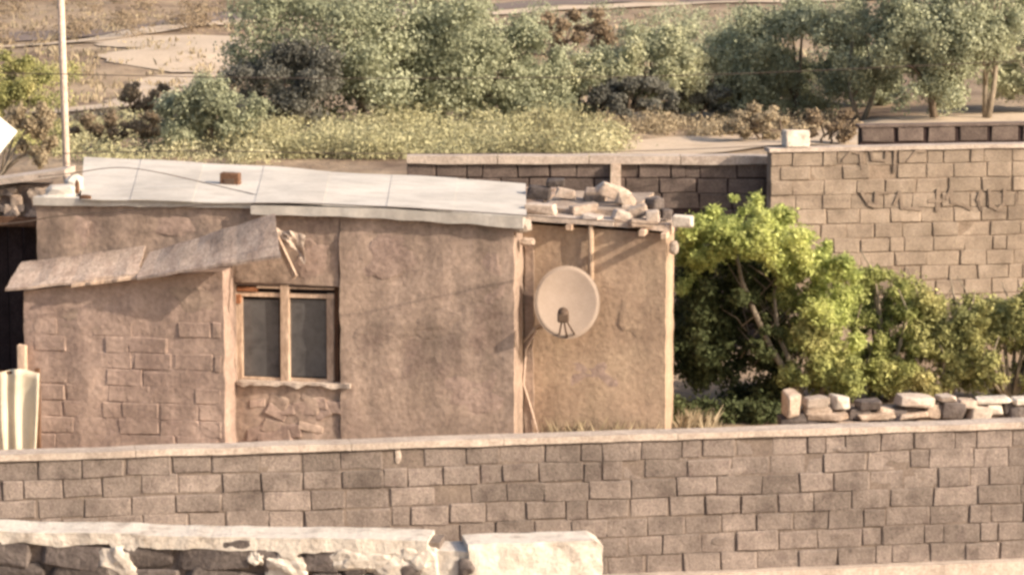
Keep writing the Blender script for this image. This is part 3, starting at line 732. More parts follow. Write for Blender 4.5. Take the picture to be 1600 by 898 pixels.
# ------------------------------------------------------------------ shed on the left, in the shade of the house
SH = Frame((at(0, 300, 40.4).x, 40.4), -6.0)
shed = empty('shed', SH(0, 0, 0), 'low stone shed with pale slab roof and dark opening left of the house', 'shed')
q0 = SH.hit(-60, 290)[0]; q1 = SH.hit(112, 290)[0]
ztop_ = SH.hit(30, 290)[1]; zlin = SH.hit(30, 342)[1]; zl2 = SH.hit(30, 405)[1]
rs = random.Random(9)
put_c('lintel_wall', grid_wall('lintel_wall', SH, q0, q1, zlin, ztop_, .1, .3, .08, .03, 4, seed=51), m_main, shed)
for k in range(26):
    px = rs.uniform(-20, 80); py = rs.uniform(294, 345); s_, z_ = SH.hit(px, py, .06)
    put('stone', shard('stone', rs.uniform(.15, .3), .14, rs.uniform(.09, .17), k + 80, 2, .3, .6), rs.choice([m_stone, m_main, m_dstone]), shed, SH.mat(s_, .07, z_, 0, rs.uniform(-.2, .2), 0))
put('lintel', box('lintel', q1 - q0, .16, .12, .01, .01), m_woodd, shed, SH.mat((q0 + q1) / 2, .05, zlin - .03))
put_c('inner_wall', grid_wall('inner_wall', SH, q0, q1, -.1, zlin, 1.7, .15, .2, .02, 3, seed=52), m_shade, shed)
for k in range(7):                                          # plank door, shade of the opening put into its colour
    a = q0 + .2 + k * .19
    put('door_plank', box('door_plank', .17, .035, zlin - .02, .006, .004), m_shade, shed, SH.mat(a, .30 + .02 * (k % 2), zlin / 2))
put_c('jamb', grid_wall('jamb', SH, SH.hit(58, 400)[0], q1, -.1, zlin, .12, 1.6, .1, .03, 4, seed=53), m_main, shed)
rfL, rfR = SH.hit(-60, 287), SH.hit(104, 264)
rz_ = (lambda s: rfL[1] + (rfR[1] - rfL[1]) * (s - rfL[0]) / (rfR[0] - rfL[0]))
put_c('roof_slab', grid_wall('roof_slab', SH, rfL[0], rfR[0], (lambda s: rz_(s) - .075 + .01 * nz((s, 0, 0), 3, 5)), rz_, -.1, .55, .08, .015, 4, seed=54), m_cop, shed)

# white sheet propped up behind the shed
pa, pb, pd = at(27, 207, 42.5), at(-54, 141, 42.2), at(-27, 273, 41.3); pc_ = pb + pd - pa
we = empty('propped_sheet', Vector(((pa.x + pc_.x) / 2, (pa.y + pc_.y) / 2, 0)), 'sloping bright white sheet propped up beside the shed roof', 'metal sheet')
sheet('sheet', (pd, pa, pb, pc_), m_wdish, we, thick=.02, wav=.004, seed=5, ragged=.01)
for p_ in (pa.lerp(pc_, .25), pa.lerp(pc_, .75)):
    put('prop', tube('prop', [Vector((p_.x, p_.y + .05, -.1)), Vector((p_.x, p_.y + .05, p_.z - .01))], .025, 8), m_woodd, we)

# ------------------------------------------------------------------ poles and cables
def pole(px, py0, py1, Y, r, label, top=8.2):
    b = at(px[1], py1, Y); t_ = at(px[0], py0, Y); d = (t_ - b).normalized()
    base = b - d * (b.z / d.z); tp = base + d * (top / d.z)
    e = empty('utility_pole', base, label, 'pole')
    put('shaft', tube('shaft', [base - d * .3, base.lerp(tp, .5), tp], [r * 1.1, r, r * .9], 12), m_pole, e)
    put('cross_arm', box('cross_arm', 1.1, .08, .08, .008, 0), m_woodd, e, Matrix.Translation(base + d * ((top - .35) / d.z)))
    for k in (-.45, .0, .45):
        put('insulator', tube('insulator', [tp + Vector((k, 0, -.31)), tp + Vector((k, 0, -.22)), tp + Vector((k, 0, -.16))], [.03, .045, .025], 8), m_wdish, e)
    return base, tp
pole((95, 104), 0, 262, 43.6, .046, 'slender pale pole rising behind the left end of the white roof')
def cable(pts, r=.009, label='', Y=None):
    P = [at(*p) for p in pts]; out = []
    for i in range(len(P) - 1):
        p0 = P[max(0, i - 1)]; p1 = P[i]; p2 = P[i + 1]; p3 = P[min(len(P) - 1, i + 2)]
        for k in range(8):
            u = k / 8
            out.append(.5 * ((2 * p1) + (p2 - p0) * u + (2 * p0 - 5 * p1 + 4 * p2 - p3) * u * u + (3 * p1 - p0 - 3 * p2 + p3) * u ** 3))
    out.append(P[-1])
    return tag(put_c('overhead_cable', tube('overhead_cable', out, r, 6), m_black), label, 'cable')
cable([(-700, 96, 43.4), (0, 114, 43.4), (98, 116, 43.4), (420, 122, 43.4), (800, 122, 43.5), (1240, 112, 43.6), (2300, 60, 44)], .006, 'highest dark cable strung across past the pale pole and the trees')
cable([(98, 240, 43.4), (300, 236, 43.6), (560, 240, 44), (800, 240, 44.6), (1000, 236, 45.2), (1240, 226, 46)], .006, 'thin dark cable running low along the dark back wall')
cable([(-300, 362, 36.6), (0, 350, 36.6), (110, 336, 36.7), (390, 318, 36.8), (600, 323, 36.8), (826, 337, 36.8), (1040, 352, 37.0)], .007, 'thin dark cable sagging along the eaves of the white roof')
cable([(60, 276, 38.4), (110, 271, 38.5), (180, 262, 38.8), (240, 268, 39), (330, 288, 39.2), (420, 309, 38.6)], .006, 'short slack wire lying over the left of the white roof')

# ------------------------------------------------------------------ cream cloth hung by the annex corner
CF = Frame((at(30, 600, 36.7).x, 36.7), -4.0)
bm = bmesh.new(); V = []; nI, nJ = 46, 14
for i in range(nI + 1):
    row = []
    for j in range(nJ + 1):
        u, v = i / nI, j / nJ
        s0 = CF.hit(-90, 640)[0]; s1 = CF.hit(63 - 9 * v ** 1.3, 640)[0]
        z0 = CF.hit(30, 579 + 3 * math.sin(u * 14))[1]; z1 = .05
        sv = s0 + (s1 - s0) * u
        dep = (.022 + .03 * v) * math.sin(u * 36 + 3.0 * nz((u * 5, v * .8, 0), 1, 4) + .6 * math.sin(v * 3)) + .03 * nz((u * 9, v * 2, 0), 1, 2)
        row.append(bm.verts.new(CF(sv, dep, z0 + (z1 - z0) * v)))
    V.append(row)
fcs = [bm.faces.new((V[i][j], V[i + 1][j], V[i + 1][j + 1], V[i][j + 1])) for i in range(nI) for j in range(nJ)]
r = bmesh.ops.extrude_face_region(bm, geom=fcs)
for v in [g for g in r['geom'] if isinstance(g, bmesh.types.BMVert)]: v.co += CF.e2 * .006
tag(put_c('hanging_cloth', mesh_bm('hanging_cloth', bm, True), m_cloth), 'cream cloth hanging in folds beside the annex corner', 'cloth')
ce = empty('clothes_rail', CF(0, .03, 0), 'rough wooden rail on posts holding up the cream cloth', 'rail')
zt = CF.hit(30, 582)[1]
put('rail', tube('rail', [CF(CF.hit(-90, 600)[0], .03, zt), CF(CF.hit(60, 600)[0], .03, zt - .005)], .016, 8), m_woodd, ce)
for px in (-60, 56):
    put('post', box('post', .05, .05, zt + .04, .005, .003), m_woodd, ce, CF.mat(CF.hit(px, 600)[0], .09, (zt) / 2 + .02))

# ------------------------------------------------------------------ white-plastered rubble wall in front
RW = Frame((at(300, 828, 30.0).x, 30.0), -6.5)
rw = empty('rubble_wall', RW(0, 0, -1.2), 'low dark rubble wall with thick crumbling white plaster cap', 'wall')
ra, rc = RW.hit(-60, 830)[0], RW.hit(668, 842)[0]
def capz(s):
    return RWz + .014 * nz((s, 0, 0), 1.6, 2) + .008 * nz((s, 0, 0), 6, 3)
RWz = RW.hit(300, 832)[1] - .02
drip = [(195, .12, .14), (452, .12, .06), (575, .2, .10), (650, .12, .12)]
drip = [(RW.hit(a, 860)[0], b, c) for a, b, c in drip]
def capb(s):
    z = RWz - .12 + .035 * nz((s, 0, 0), 2.5, 12) + .014 * nz((s, 0, 0), 11, 5)
    for c, wd, dp_ in drip:
        d_ = abs(s - c + .03 * nz((s, 3, 0), 18, 2)) / wd
        if d_ < 1: z -= dp_ * min(1, (1 - d_) * 1.8)
    return z
put_c('plaster_cap', grid_wall('plaster_cap', RW, ra, rc, capb, capz, -.03, .50, .03, .018, 5, seed=61), m_lime, rw)
put_c('mortar_core', grid_wall('mortar_core', RW, ra, rc + .1, -1.25, RWz - .03, .06, .34, .1, .03, 4, seed=62), m_mortar, rw)
for k, (px, py, wp, hp2) in enumerate([(186, 876, 50, 60), (400, 872, 26, 24), (450, 884, 70, 34), (556, 876, 90, 40), (612, 888, 60, 44), (650, 872, 60, 36)]):
    s_, z_ = RW.hit(px, py, -.04); put('plaster_lump', rock('plaster_lump', wp / 172, .12, hp2 / 172, k + 300, 3, .5, .35), m_lime, rw, RW.mat(s_, .01, z_, 0, random.uniform(-.3, .3), 0))
rs = random.Random(33); s_ = ra
for r_ in range(5):
    s_ = ra + rs.uniform(-.2, 0)
    while s_ < rc:
        wd = rs.uniform(.4, .95) if s_ < rc - 1.9 else rs.uniform(.22, .5); hh = rs.uniform(.24, .3)
        if s_ + wd > rc + .1: wd = max(.15, rc + .1 - s_)
        put('stone', shard('stone', wd * 1.04, .22, hh * 1.08, rs.uniform(0, 90)), m_dstone if (rs.random() < (.95 if s_ < rc - 1.9 else .5)) else m_lime, rw, RW.mat(s_ + wd / 2, .08, RWz - .20 - r_ * .24 + rs.uniform(-.02, .02), 0, rs.uniform(-.12, .12), rs.uniform(-.1, .1)))
        s_ += wd + rs.uniform(-.01, .03)
# step piece then the plastered pier
PW = Frame((at(735, 850, 29.7).x, 29.7), 8.0)
p0, p1 = PW.hit(733, 850)[0], PW.hit(942, 850)[0]; PZ = PW.hit(830, 848)[1]
pr = empty('plastered_pier', PW(0, 0, -1.2), 'thick white plastered pier ending the rubble wall', 'pier')
put_c('plaster', grid_wall('plaster', PW, p0, p1, -1.25, (lambda s: PZ + .012 * nz((s, 0, 0), 3, 8) - (.05 * max(0, 1 - (p1 - s) / .06))), 0, .45, .035, .03, 5, seed=64, edge=.03), m_lime, pr)
sp0, sp1 = RW.hit(650, 860)[0], RW.hit(742, 860)[0]
put_c('step', grid_wall('step', RW, sp0, sp1, -1.25, (lambda s: RW.hit(700, 859)[1] + .02 * nz((s, 0, 0), 5, 4)), .0, .42, .035, .03, 6, seed=65, edge=.03), m_lime, rw)
for (px, py, wp, hp2) in ((728, 886, 26, 30), (640, 890, 40, 30)):
    s_, z_ = RW.hit(px, py, -.01)
    put('stone', rock('stone', wp / 175, .1, hp2 / 175, px * .1, 2, .3, .4), m_dstone, rw, RW.mat(s_, .0, z_))

# ------------------------------------------------------------------ low rubble wall on the right, below the tree
LW = Frame((at(1225, 660, 38.6).x, 38.6), 9.0)
lw = empty('rubble_wall', LW(0, 0, 0), 'low tumbledown wall of pale stones in front of the green shrubs', 'wall')
lend = LW.hit(1760, 640)[0]; lq = ppm(38.9)
items = [(1237, 632, 26, 52, 'stone', 's'), (1275, 628, 40, 22, 'stone', 'c'), (1313, 629, 28, 28, 'stone', 'l'), (1290, 650, 70, 16, 'slab', 's'), (1365, 650, 62, 14, 'slab', 's'),
         (1425, 648, 50, 12, 'slab', 's'), (1358, 632, 40, 18, 'stone', 'd'), (1432, 626, 62, 24, 'stone', 'c'), (1490, 640, 38, 34, 'stone', 'd'), (1478, 622, 26, 12, 'stone', 'c'),
         (1530, 645, 40, 30, 'stone', 'c'), (1512, 630, 30, 16, 'stone', 's'), (1553, 638, 26, 22, 'stone', 'l'), (1588, 644, 34, 26, 'stone', 'd'), (1550, 625, 66, 11, 'slab', 'l'), (1610, 625, 60, 12, 'slab', 'l'),
         (1625, 645, 40, 28, 'stone', 's'), (1400, 660, 60, 14, 'stone', 'd'), (1330, 662, 60, 14, 'stone', 's'), (1455, 662, 50, 14, 'stone', 's')]
put_c('earth_core', grid_wall('earth_core', LW, .1, lend, -.05, LW.hit(1400, 640)[1], .1, .3, .08, .05, 4, seed=71), m_mortar, lw)
for k, (px, py, wp, hp2, nm, kd) in enumerate(items):
    s_, z_ = LW.hit(px, py, .06)
    put(nm, shard(nm, wp / lq, .3, hp2 / lq * .85, k + 120, 2, .2, .8 if nm == 'slab' else .7), {'s': m_stone, 'c': m_cop, 'd': m_dstone, 'l': m_lime}[kd], lw, LW.mat(s_, .1, z_, 0, random.uniform(-.06, .06), random.uniform(-.15, .15)))
for k in range(26):
    s_ = random.uniform(.05, lend); z_ = random.uniform(.05, .42)
    put('stone', shard('stone', random.uniform(.18, .36), .26, random.uniform(.12, .2), k + 150, 2, .25, .7), random.choice([m_stone, m_dstone, m_stone]), lw, LW.mat(s_, .14, z_, 0, random.uniform(-.2, .2), 0))

# ------------------------------------------------------------------ vegetation
def leaf_mesh(name, lobes, n, size, seed, aspect=.5, shell=.55, upbias=.25):
    rg = np.random.default_rng(seed)
    c = np.array([l[0] for l in lobes]); rad = np.array([l[1] for l in lobes]); wt = np.array([l[2] if len(l) > 2 else l[1][0] * l[1][2] for l in lobes]); wt = wt / wt.sum()
    idx = rg.choice(len(lobes), n, p=wt)
    d = rg.normal(size=(n, 3)); d /= np.linalg.norm(d, axis=1)[:, None]
    rr = rg.random(n) ** shell
    rr = rr * (1 + .3 * np.sin(d[:, 0] * 5 + idx) * np.cos(d[:, 2] * 6 + idx * 1.7))
    rr[rg.random(n) < .13] *= 1.35
    P = c[idx] + d * rad[idx] * rr[:, None]
    nrm = rg.normal(size=(n, 3)) * .8 + d + np.array([0, 0, upbias]); nrm /= np.linalg.norm(nrm, axis=1)[:, None]
    a = rg.normal(size=(n, 3)); a -= nrm * (a * nrm).sum(1)[:, None]; a /= np.linalg.norm(a, axis=1)[:, None]
    b = np.cross(nrm, a); L_ = (size * (.6 + .8 * rg.random(n)))[:, None]
    v = np.stack([P - a * L_ * .5, P + b * L_ * aspect * .5, P + a * L_ * .5, P - b * L_ * aspect * .5], 1)
    v = v.reshape(-1, 3)
    return quads(name, v)
def quads(name, v):
    n = len(v) // 4; me = bpy.data.meshes.new(name)
    me.vertices.add(4 * n); me.vertices.foreach_set('co', v.astype(np.float32).ravel())
    me.loops.add(4 * n); me.loops.foreach_set('vertex_index', np.arange(4 * n, dtype=np.int32))
    me.polygons.add(n); me.polygons.foreach_set('loop_start', np.arange(0, 4 * n, 4, dtype=np.int32))
    try: me.polygons.foreach_set('loop_total', np.full(n, 4, dtype=np.int32))
    except Exception: pass
    me.update(calc_edges=True); return me
def tree(name, px, ybase, x0, y0, x1, y1, lm, bm_, label, group=None, n=6000, leaf=.16, seed=1, lobes_n=22, stems=1, zb=None, Yoff=0, cat='tree', gap=.0):
    base = atz(px, ybase, .0); base.y += Yoff
    g = terrain(base.x, base.y); base = Vector((base.x, base.y, g))
    Y = base.y; q = ppm(Y); rg = random.Random(seed)
    pc = at((x0 + x1) / 2, (y0 + y1) / 2, Y); hw = (x1 - x0) / 2 / q * 1.24; hh = (y1 - y0) / 2 / q
    if pc.z - hh < g + .05:
        lo = g + .05; hi = pc.z + hh; pc.z = (lo + hi) / 2; hh = (hi - lo) / 2
    dp = min(hw, max(hh, hw * .6))
    lobes = []
    for k in range(int(lobes_n * 1.9)):
        while True:
            u = Vector((rg.uniform(-1, 1), rg.uniform(-1, 1), rg.uniform(-1, 1)))
            if abs(u.x) ** 2.6 + abs(u.y) ** 2.6 + abs(u.z) ** 3 < 1: break
        if u.length < .5: u = u * 1.5
        f = rg.uniform(.15, .30)
        ctr = pc + Vector((u.x * hw * .95, u.y * dp * .8, u.z * hh * .88))
        rl = (min(hw, hh * 1.4) * f, dp * f, hh * f * 1.05)
        ctr.z = max(ctr.z, g + rl[2] * .7)
        lobes.append((tuple(ctr), rl))
    e = empty(name, base, label, cat, group)
    bm = bmesh.new()
    top = Vector((pc.x, pc.y, pc.z + hh * .35))
    for st in range(stems):
        off = Vector((rg.uniform(-.2, .2), rg.uniform(-.2, .2), 0)) * (stems > 1)
        rb_ = .035 * (hh + .8) / max(1, stems * .7)
        mid = base.lerp(top, .4) + Vector((rg.uniform(-.2, .2), rg.uniform(-.2, .2), 0))
        tube_bm(bm, [base + off * .3 - Vector((0, 0, .1)), base.lerp(mid, .5) + off, mid + off, top + off * 2], [rb_ * 1.3, rb_, rb_ * .8, rb_ * .3], 7)
        for k in range(6):
            l = Vector(rg.choice(lobes)[0]); s0 = base.lerp(mid + off, rg.uniform(.5, 1))
            tube_bm(bm, [s0, s0.lerp(l, .5) + Vector((0, 0, .1)), l], [rb_ * .5, rb_ * .35, rb_ * .12], 5)
    put('trunk', mesh_bm('trunk', bm, True), bm_, e)
    put('crown', leaf_mesh('crown', lobes, int(n * 4.4), leaf * .52, seed, .55, .45), lm, e)
    return e
GB = 'trees on the slope behind the yard'
tree('olive_tree', 560, 196, 400, -60, 740, 196, m_olive, m_barkd, 'large dusty olive-green tree, tallest on the slope', None, 15000, .17, 1, 56)
tree('olive_tree', 690, 190, 600, -20, 770, 192, m_olive, m_barkd, 'middle olive tree wedged between the tallest tree and the pale bushy one', None, 6500, .16, 33, 30)
tree('olive_tree', 440, 206, 368, 70, 525, 206, m_shade_leaf, m_barkd, 'dense grey-green tree coloured dark as shade against the left foot of the tallest tree', None, 6000, .15, 2, 26)  # shaded side of the tallest tree, painted by darker leaves
tree('bushy_tree', 730, 192, 640, 15, 840, 196, m_olive, m_barkd, 'pale olive bushy tree against the right side of the tallest tree', None, 7500, .16, 3, 32)
tree('bushy_tree', 838, 188, 790, 70, 890, 190, m_olive, m_barkd, 'small pale olive tree filling the gap before the grey-green row', None, 3600, .15, 31, 18)
tree('dry_bush', 880, 92, 812, 14, 958, 94, m_brownleaf, m_barkd, 'dry brownish bush growing by the far road above the tree row', None, 4200, .18, 4, 20, cat='bush')
tree('bushy_tree', 905, 184, 845, 72, 985, 188, m_grey, m_barkd, 'rounded grey-green tree at the start of the tree row', None, 5200, .15, 5, 24)
tree('bushy_tree', 1015, 182, 945, 40, 1085, 186, m_grey, m_barkd, 'tall grey-green tree with dark shaded foot in the middle of the row', None, 6200, .15, 6, 28)
tree('shade_bush', 985, 188, 935, 118, 1045, 188, m_shade_leaf, m_barkd, 'low bush added as dark shade at the foot of the tall grey-green tree', None, 4200, .15, 34, 20, cat='bush')  # this bush and the next are added to darken the row's foot
tree('shade_bush', 1095, 180, 1040, 112, 1150, 180, m_shade_leaf, m_barkd, 'low bush added as dark shade at the foot of the wide grey-green tree', None, 4200, .15, 35, 20, cat='bush')
tree('bushy_tree', 1120, 176, 1050, 34, 1205, 178, m_grey, m_barkd, 'wide grey-green tree beside the one with the dark foot', None, 6600, .15, 7, 28)
tree('bushy_tree', 1185, 180, 1130, 70, 1250, 184, m_grey, m_barkd, 'small grey-green tree filling the gap before the tall olive tree', None, 4600, .15, 36, 22)
tree('bushy_tree', 1240, 182, 1165, -5, 1340, 184, m_olive, m_barkd, 'tall olive-green tree above the limestone block on the tan wall', None, 7600, .16, 8, 32)
tree('open_tree', 1345, 192, 1285, -40, 1425, 150, m_olive, m_bark, 'thin open tree with pale twin stems behind the tan wall', None, 4200, .15, 9, 22, stems=2)
tree('bushy_tree', 1370, 170, 1300, 60, 1425, 172, m_olive, m_barkd, 'low olive tree crouching behind the pale twin stems', None, 6200, .15, 32, 20)
tree('bushy_tree', 1460, 198, 1385, -40, 1545, 198, m_olive, m_barkd, 'broad olive tree above the dark parapet', None, 7600, .16, 10, 32)
tree('poplar_tree', 1540, 198, 1490, -140, 1610, 100, m_olive, m_bark, 'tall tree with straight pale trunk above the dark parapet', None, 5200, .16, 11, 26, stems=2)
tree('bushy_tree', 1610, 188, 1555, 40, 1700, 188, m_grey, m_barkd, 'dark grey-green tree standing right of the pale straight trunk', None, 6000, .15, 12, 22)
tree('dry_bush', 218, 184, 186, 126, 258, 186, m_brownleaf, m_barkd, 'small rounded brown bush beside the pale path', None, 1800, .12, 13, 10, cat='bush')
tree('dry_bush', 325, 242, 262, 116, 392, 246, m_olive, m_barkd, 'spreading brownish-green bush in front of the dark tree foot', None, 5600, .14, 14, 26, stems=3, cat='bush')
tree('dry_bush', 170, 234, 112, 172, 240, 238, m_brownleaf, m_barkd, 'low brown bush behind the left of the white roof', None, 3000, .12, 15, 14, stems=2, cat='bush')
tree('green_bush', 20, 185, -40, 78, 72, 190, m_shrub, m_barkd, 'loose green bush left of the pale pole', None, 3200, .14, 16, 16, stems=2, cat='bush')
tree('dry_bush', 48, 262, 14, 160, 80, 258, m_dry, m_bark, 'pale straw-coloured dry bush between white sheet and pale pole', None, 1900, .12, 17, 10, cat='bush', Yoff=-6)
tree('dry_bush', 1290, 224, 1258, 170, 1350, 228, m_brownleaf, m_barkd, 'dry brown bush behind the limestone block on the tan wall', None, 2600, .12, 18, 12, stems=2, cat='bush')
tree('dry_bush', 1200, 214, 1130, 165, 1266, 217, m_dry, m_barkd, 'low straw-coloured bush at the foot of the tree row', None, 2800, .13, 19, 12, stems=2, cat='bush')

# weeds and dry grass
def tufts(name, region, n, hmin, hmax, mt, seed, wid=.05, blades=5, label=None, dens=None):
    rg = np.random.default_rng(seed); out = []
    (x0, y0, x1, y1) = region
    k = 0
    while k < n:
        px = rg.uniform(x0, x1); py = rg.uniform(y0, y1); p = atz(px, py, 0)
        if dens and rg.random() > dens(px, py): k += .2; continue
        z = terrain(p.x, p.y); h = rg.uniform(hmin, hmax) * (0.7 + .6 * (mnoise.noise(Vector((p.x * .8, p.y * .5, seed))) + .5))
        for b in range(blades):
            a = rg.uniform(0, 6.28); ln = rg.normal(size=2) * .35 * h; o2 = rg.normal(size=2) * .12
            bx, by = p.x + o2[0], p.y + o2[1]; dx, dy = math.cos(a) * wid, math.sin(a) * wid
            tx, ty = bx + ln[0], by + ln[1]; hh = h * rg.uniform(.6, 1.1)
            out += [(bx - dx * .6, by - dy * .6, z - .03), (bx + dx * .6, by + dy * .6, z - .03), (bx + ln[0] * .5 + dx, by + ln[1] * .5 + dy, z + hh * .6), (tx, ty, z + hh)]
        k += 1
    return tag(put(name, quads(name, np.array(out)), mt), label, kind='stuff')
def mounds(name, region, nl, n, r0, r1, leaf, mt, seed, label, asp=.45):
    rg = random.Random(seed); lobes = []; (x0, y0, x1, y1) = region
    for k in range(nl):
        p = atz(rg.uniform(x0, x1), rg.uniform(y0, y1), 0); r_ = rg.uniform(r0, r1); z = terrain(p.x, p.y)
        lobes.append(((p.x, p.y, z + r_ * .45), (r_ * rg.uniform(.9, 1.7), r_ * 1.2, r_ * rg.uniform(.6, 1.1))))
    return tag(put(name, leaf_mesh(name, lobes, n, leaf, seed, asp, .45), mt), label, kind='stuff')
mounds('weeds', (350, 198, 960, 252), 260, 60000, .2, .55, .085, m_yel, 41, 'band of yellow-green weeds in front of the olive trees')
mounds('weeds', (90, 200, 420, 262), 90, 18000, .2, .45, .08, m_yel, 42, 'straggling yellow-green weeds behind the left of the roof')
mounds('scrub', (-30, 8, 420, 66), 48, 11000, .2, .7, .10, m_brownleaf, 46, 'low brown scrub dotted over the sandy slope')
mounds('scrub', (930, 186, 1300, 206), 60, 11000, .15, .36, .075, m_dry, 47, 'low straw-coloured scrub at the foot of the tree row')
mounds('scrub', (-30, 95, 130, 250), 34, 8000, .2, .5, .085, m_shrub, 48, 'patches of low green scrub around the pale pole')
mounds('scrub', (820, 20, 1330, 115), 60, 16000, .25, .7, .10, m_olive, 49, 'loose pale green scrub between the tree row and the far road')
tufts('dry_grass', (-40, 20, 420, 190), 900, .1, .26, m_dry, 44, .04, 5, 'scattered dry grass over the sandy slope', lambda x, y: .35 + mnoise.noise(Vector((x * .02, y * .06, 2))))
tufts('dry_grass', (700, 30, 1600, 120), 500, .1, .26, m_dry, 45, .04, 5, 'scattered dry grass between the trees and the road', lambda x, y: .5)
def wall_tufts(name, pts, n, h, mt, seed, label, wid=.012, spread=.06):
    rg = np.random.default_rng(seed); out = []
    for k in range(n):
        p = pts(rg.random()); p = Vector((p.x + rg.normal() * spread, p.y + rg.normal() * spread, p.z))
        a = rg.uniform(0, 6.28); hh = h * rg.uniform(.4, 1.2); ln = rg.normal(size=2) * .25 * hh
        dx, dy = math.cos(a) * wid, math.sin(a) * wid
        out += [(p.x - dx, p.y - dy, p.z), (p.x + dx, p.y + dy, p.z), (p.x + ln[0] * .4 + dx * .8, p.y + ln[1] * .4 + dy * .8, p.z + hh * .55), (p.x + ln[0], p.y + ln[1], p.z + hh)]
    return tag(put(name, quads(name, np.array(out)), mt), label, kind='stuff')
wall_tufts('dry_grass', lambda u: H(.25 + 1.3 * u, T_SIDE - .12, 0.0), 420, .36, m_dry, 51, 'dry grass growing along the foot of the tan side wall', .006)
gx0, gx1 = atz(1062, 690, 0), atz(1108, 690, 0)
wall_tufts('dry_grass', lambda u: gx0.lerp(gx1, u), 300, .36, m_dry, 52, 'pale dry tuft in the gap right of the house corner', .007, .08)

# ---- the bright green tree beside the house
def px_lobes(lst, Y):
    out = []
    for (px, py, rx, ry, dy) in lst:
        c = at(px, py, Y + dy); q = ppm(Y + dy); out.append((tuple(c), (rx / q, (rx + ry) / 2 / q, ry / q)))
    return out
GY = 41.2
gb = atz(1262, 640, 0); gb = Vector((gb.x, gb.y, 0)); GY = gb.y
SIL = [(1050, 380), (1076, 345), (1095, 326), (1130, 306), (1170, 299), (1210, 311), (1250, 336), (1290, 372), (1330, 402), (1380, 422), (1430, 434), (1480, 452), (1530, 458), (1580, 442), (1660, 440)]
def sil(x):
    for (a, ya), (b, yb) in zip(SIL, SIL[1:]):
        if x <= b: return ya + (yb - ya) * (x - a) / (b - a)
    return SIL[-1][1]
rgl = random.Random(77)
def fill_lobes(x0, x1, top, bot, n, r0, r1, d0, d1):
    out = []
    while len(out) < n:
        x = rgl.uniform(x0, x1); a, b = top(x), bot(x)
        if b - a < 8: continue
        r_ = rgl.uniform(r0, r1); y = rgl.uniform(a + r_ * .6, max(a + r_ * .6 + 4, b - r_ * .4))
        out.append((x, y, r_ * rgl.uniform(.9, 1.3), r_ * rgl.uniform(.7, 1.1), rgl.uniform(d0, d1)))
    return out
lit = lambda x: sil(x) + (105 if x < 1200 else max(60, 105 + (x - 1200) * .5))
gl = fill_lobes(1062, 1345, sil, lambda x: min(lit(x), 610), 150, 8, 22, -.7, .5)
mid = fill_lobes(1215, 1345, lambda x: lit(x) - 25, lambda x: 615, 70, 8, 22, -.5, .6)
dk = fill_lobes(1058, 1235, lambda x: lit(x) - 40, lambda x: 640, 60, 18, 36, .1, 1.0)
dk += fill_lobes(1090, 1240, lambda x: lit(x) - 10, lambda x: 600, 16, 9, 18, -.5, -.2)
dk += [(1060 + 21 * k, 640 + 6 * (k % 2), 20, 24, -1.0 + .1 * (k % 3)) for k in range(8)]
gt = empty('green_tree', gb, 'bright yellow-green bushy tree leaning beside the house corner', 'tree')
put('crown', leaf_mesh('crown', px_lobes(gl, GY), 56000, .055, 71, .42, .55), m_lime_leaf, gt)
put('side_crown', leaf_mesh('side_crown', px_lobes(mid, GY), 30000, .055, 76, .45, .55), m_midleaf, gt)
m_deep_shade = leafmat('shaded green leaves', [(0.046, 0.061, 0.025), (0.076, 0.092, 0.038), (0.110, 0.126, 0.052)], .3)  # darker leaf copy: shade under the crown put into the colour
put('lower_crown', leaf_mesh('lower_crown', px_lobes(dk, GY), 38000, .07, 72, .45, .6), m_deep_shade, gt)
bm = bmesh.new()
def lp(px, py, dy): return at(px, py, GY + dy)
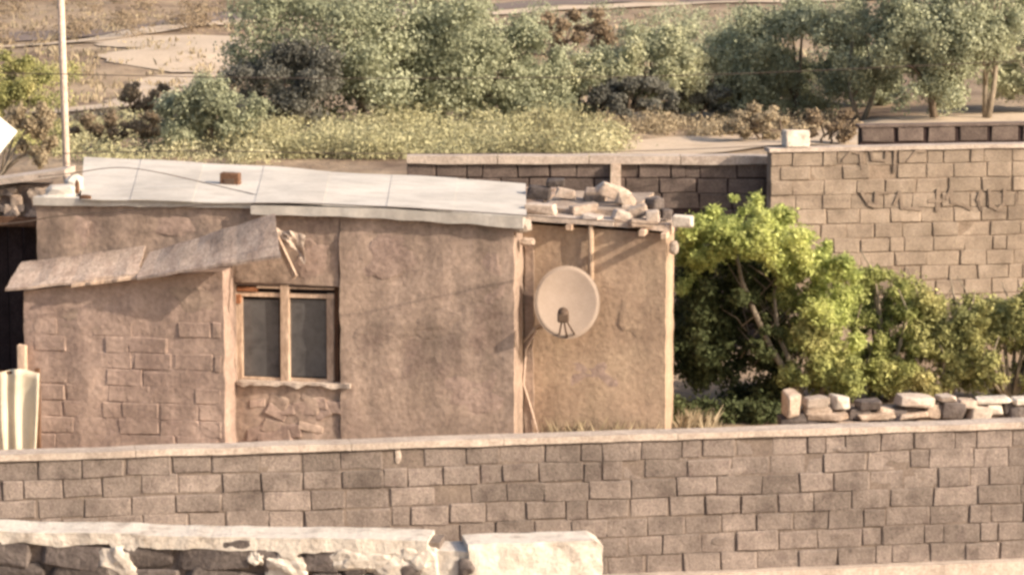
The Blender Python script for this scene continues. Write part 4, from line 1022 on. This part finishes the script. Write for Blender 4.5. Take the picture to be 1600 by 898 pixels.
tube_bm(bm, [gb - Vector((0, 0, .15)), lp(1240, 600, -.1), lp(1205, 545, -.2), lp(1180, 490, -.25), lp(1160, 440, -.2), lp(1150, 390, 0)], [.05, .045, .04, .034, .026, .014], 8)
tube_bm(bm, [gb - Vector((0, 0, .15)), lp(1245, 590, -.1), lp(1215, 520, -.2), lp(1210, 460, -.1), lp(1225, 400, 0)], [.04, .034, .028, .022, .012], 8)
tube_bm(bm, [gb + Vector((.1, 0, -.1)), lp(1290, 590, 0), lp(1300, 520, 0), lp(1290, 450, 0)], [.04, .034, .026, .015], 7)
for k in range(26):
    a = lp(rgl.uniform(1150, 1240), rgl.uniform(430, 580), rgl.uniform(-.1, .3)); b = a + Vector((rgl.uniform(-.5, .5), rgl.uniform(-.2, .2), rgl.uniform(.2, .6)))
    tube_bm(bm, [a, a.lerp(b, .5) + Vector((rgl.uniform(-.06, .06), 0, .03)), b], [.012, .009, .004], 5)
put('trunk', mesh_bm('trunk', bm, True), m_bark, gt)
sh = [(fill_lobes(1335, 1440, sil, lambda x: 616, 90, 8, 21, -.4, .5), 1395, 'olive-green shrub right of the bright green tree', 73, 26000),
      (fill_lobes(1425, 1530, sil, lambda x: 616, 80, 8, 20, -.4, .5), 1480, 'olive shrub between two others by the tan wall', 74, 24000),
      (fill_lobes(1515, 1680, sil, lambda x: 616, 110, 8, 21, -.4, .5), 1580, 'brownish-green shrub at the far end of the rubble wall', 75, 32000)]
for lst, px, lab, sd, n in sh:
    b = atz(px, 628, 0); b = Vector((b.x, b.y, 0)); e = empty('shrub', b, lab, 'shrub')
    lb_ = px_lobes(lst, b.y); put('crown', leaf_mesh('crown', lb_, int(n * 1.15), .055, sd, .42, .55), m_midleaf if sd == 73 else m_shrub, e)
    bm = bmesh.new()
    for c, _ in lb_[:14]:
        c = Vector(c); tube_bm(bm, [b - Vector((0, 0, .05)), b.lerp(c, .5) + Vector((random.uniform(-.1, .1), 0, .1)), c, c + Vector((random.uniform(-.2, .2), 0, .3))], [.03, .022, .014, .006], 6)
    put('trunk', mesh_bm('trunk', bm, True), m_bark, e)
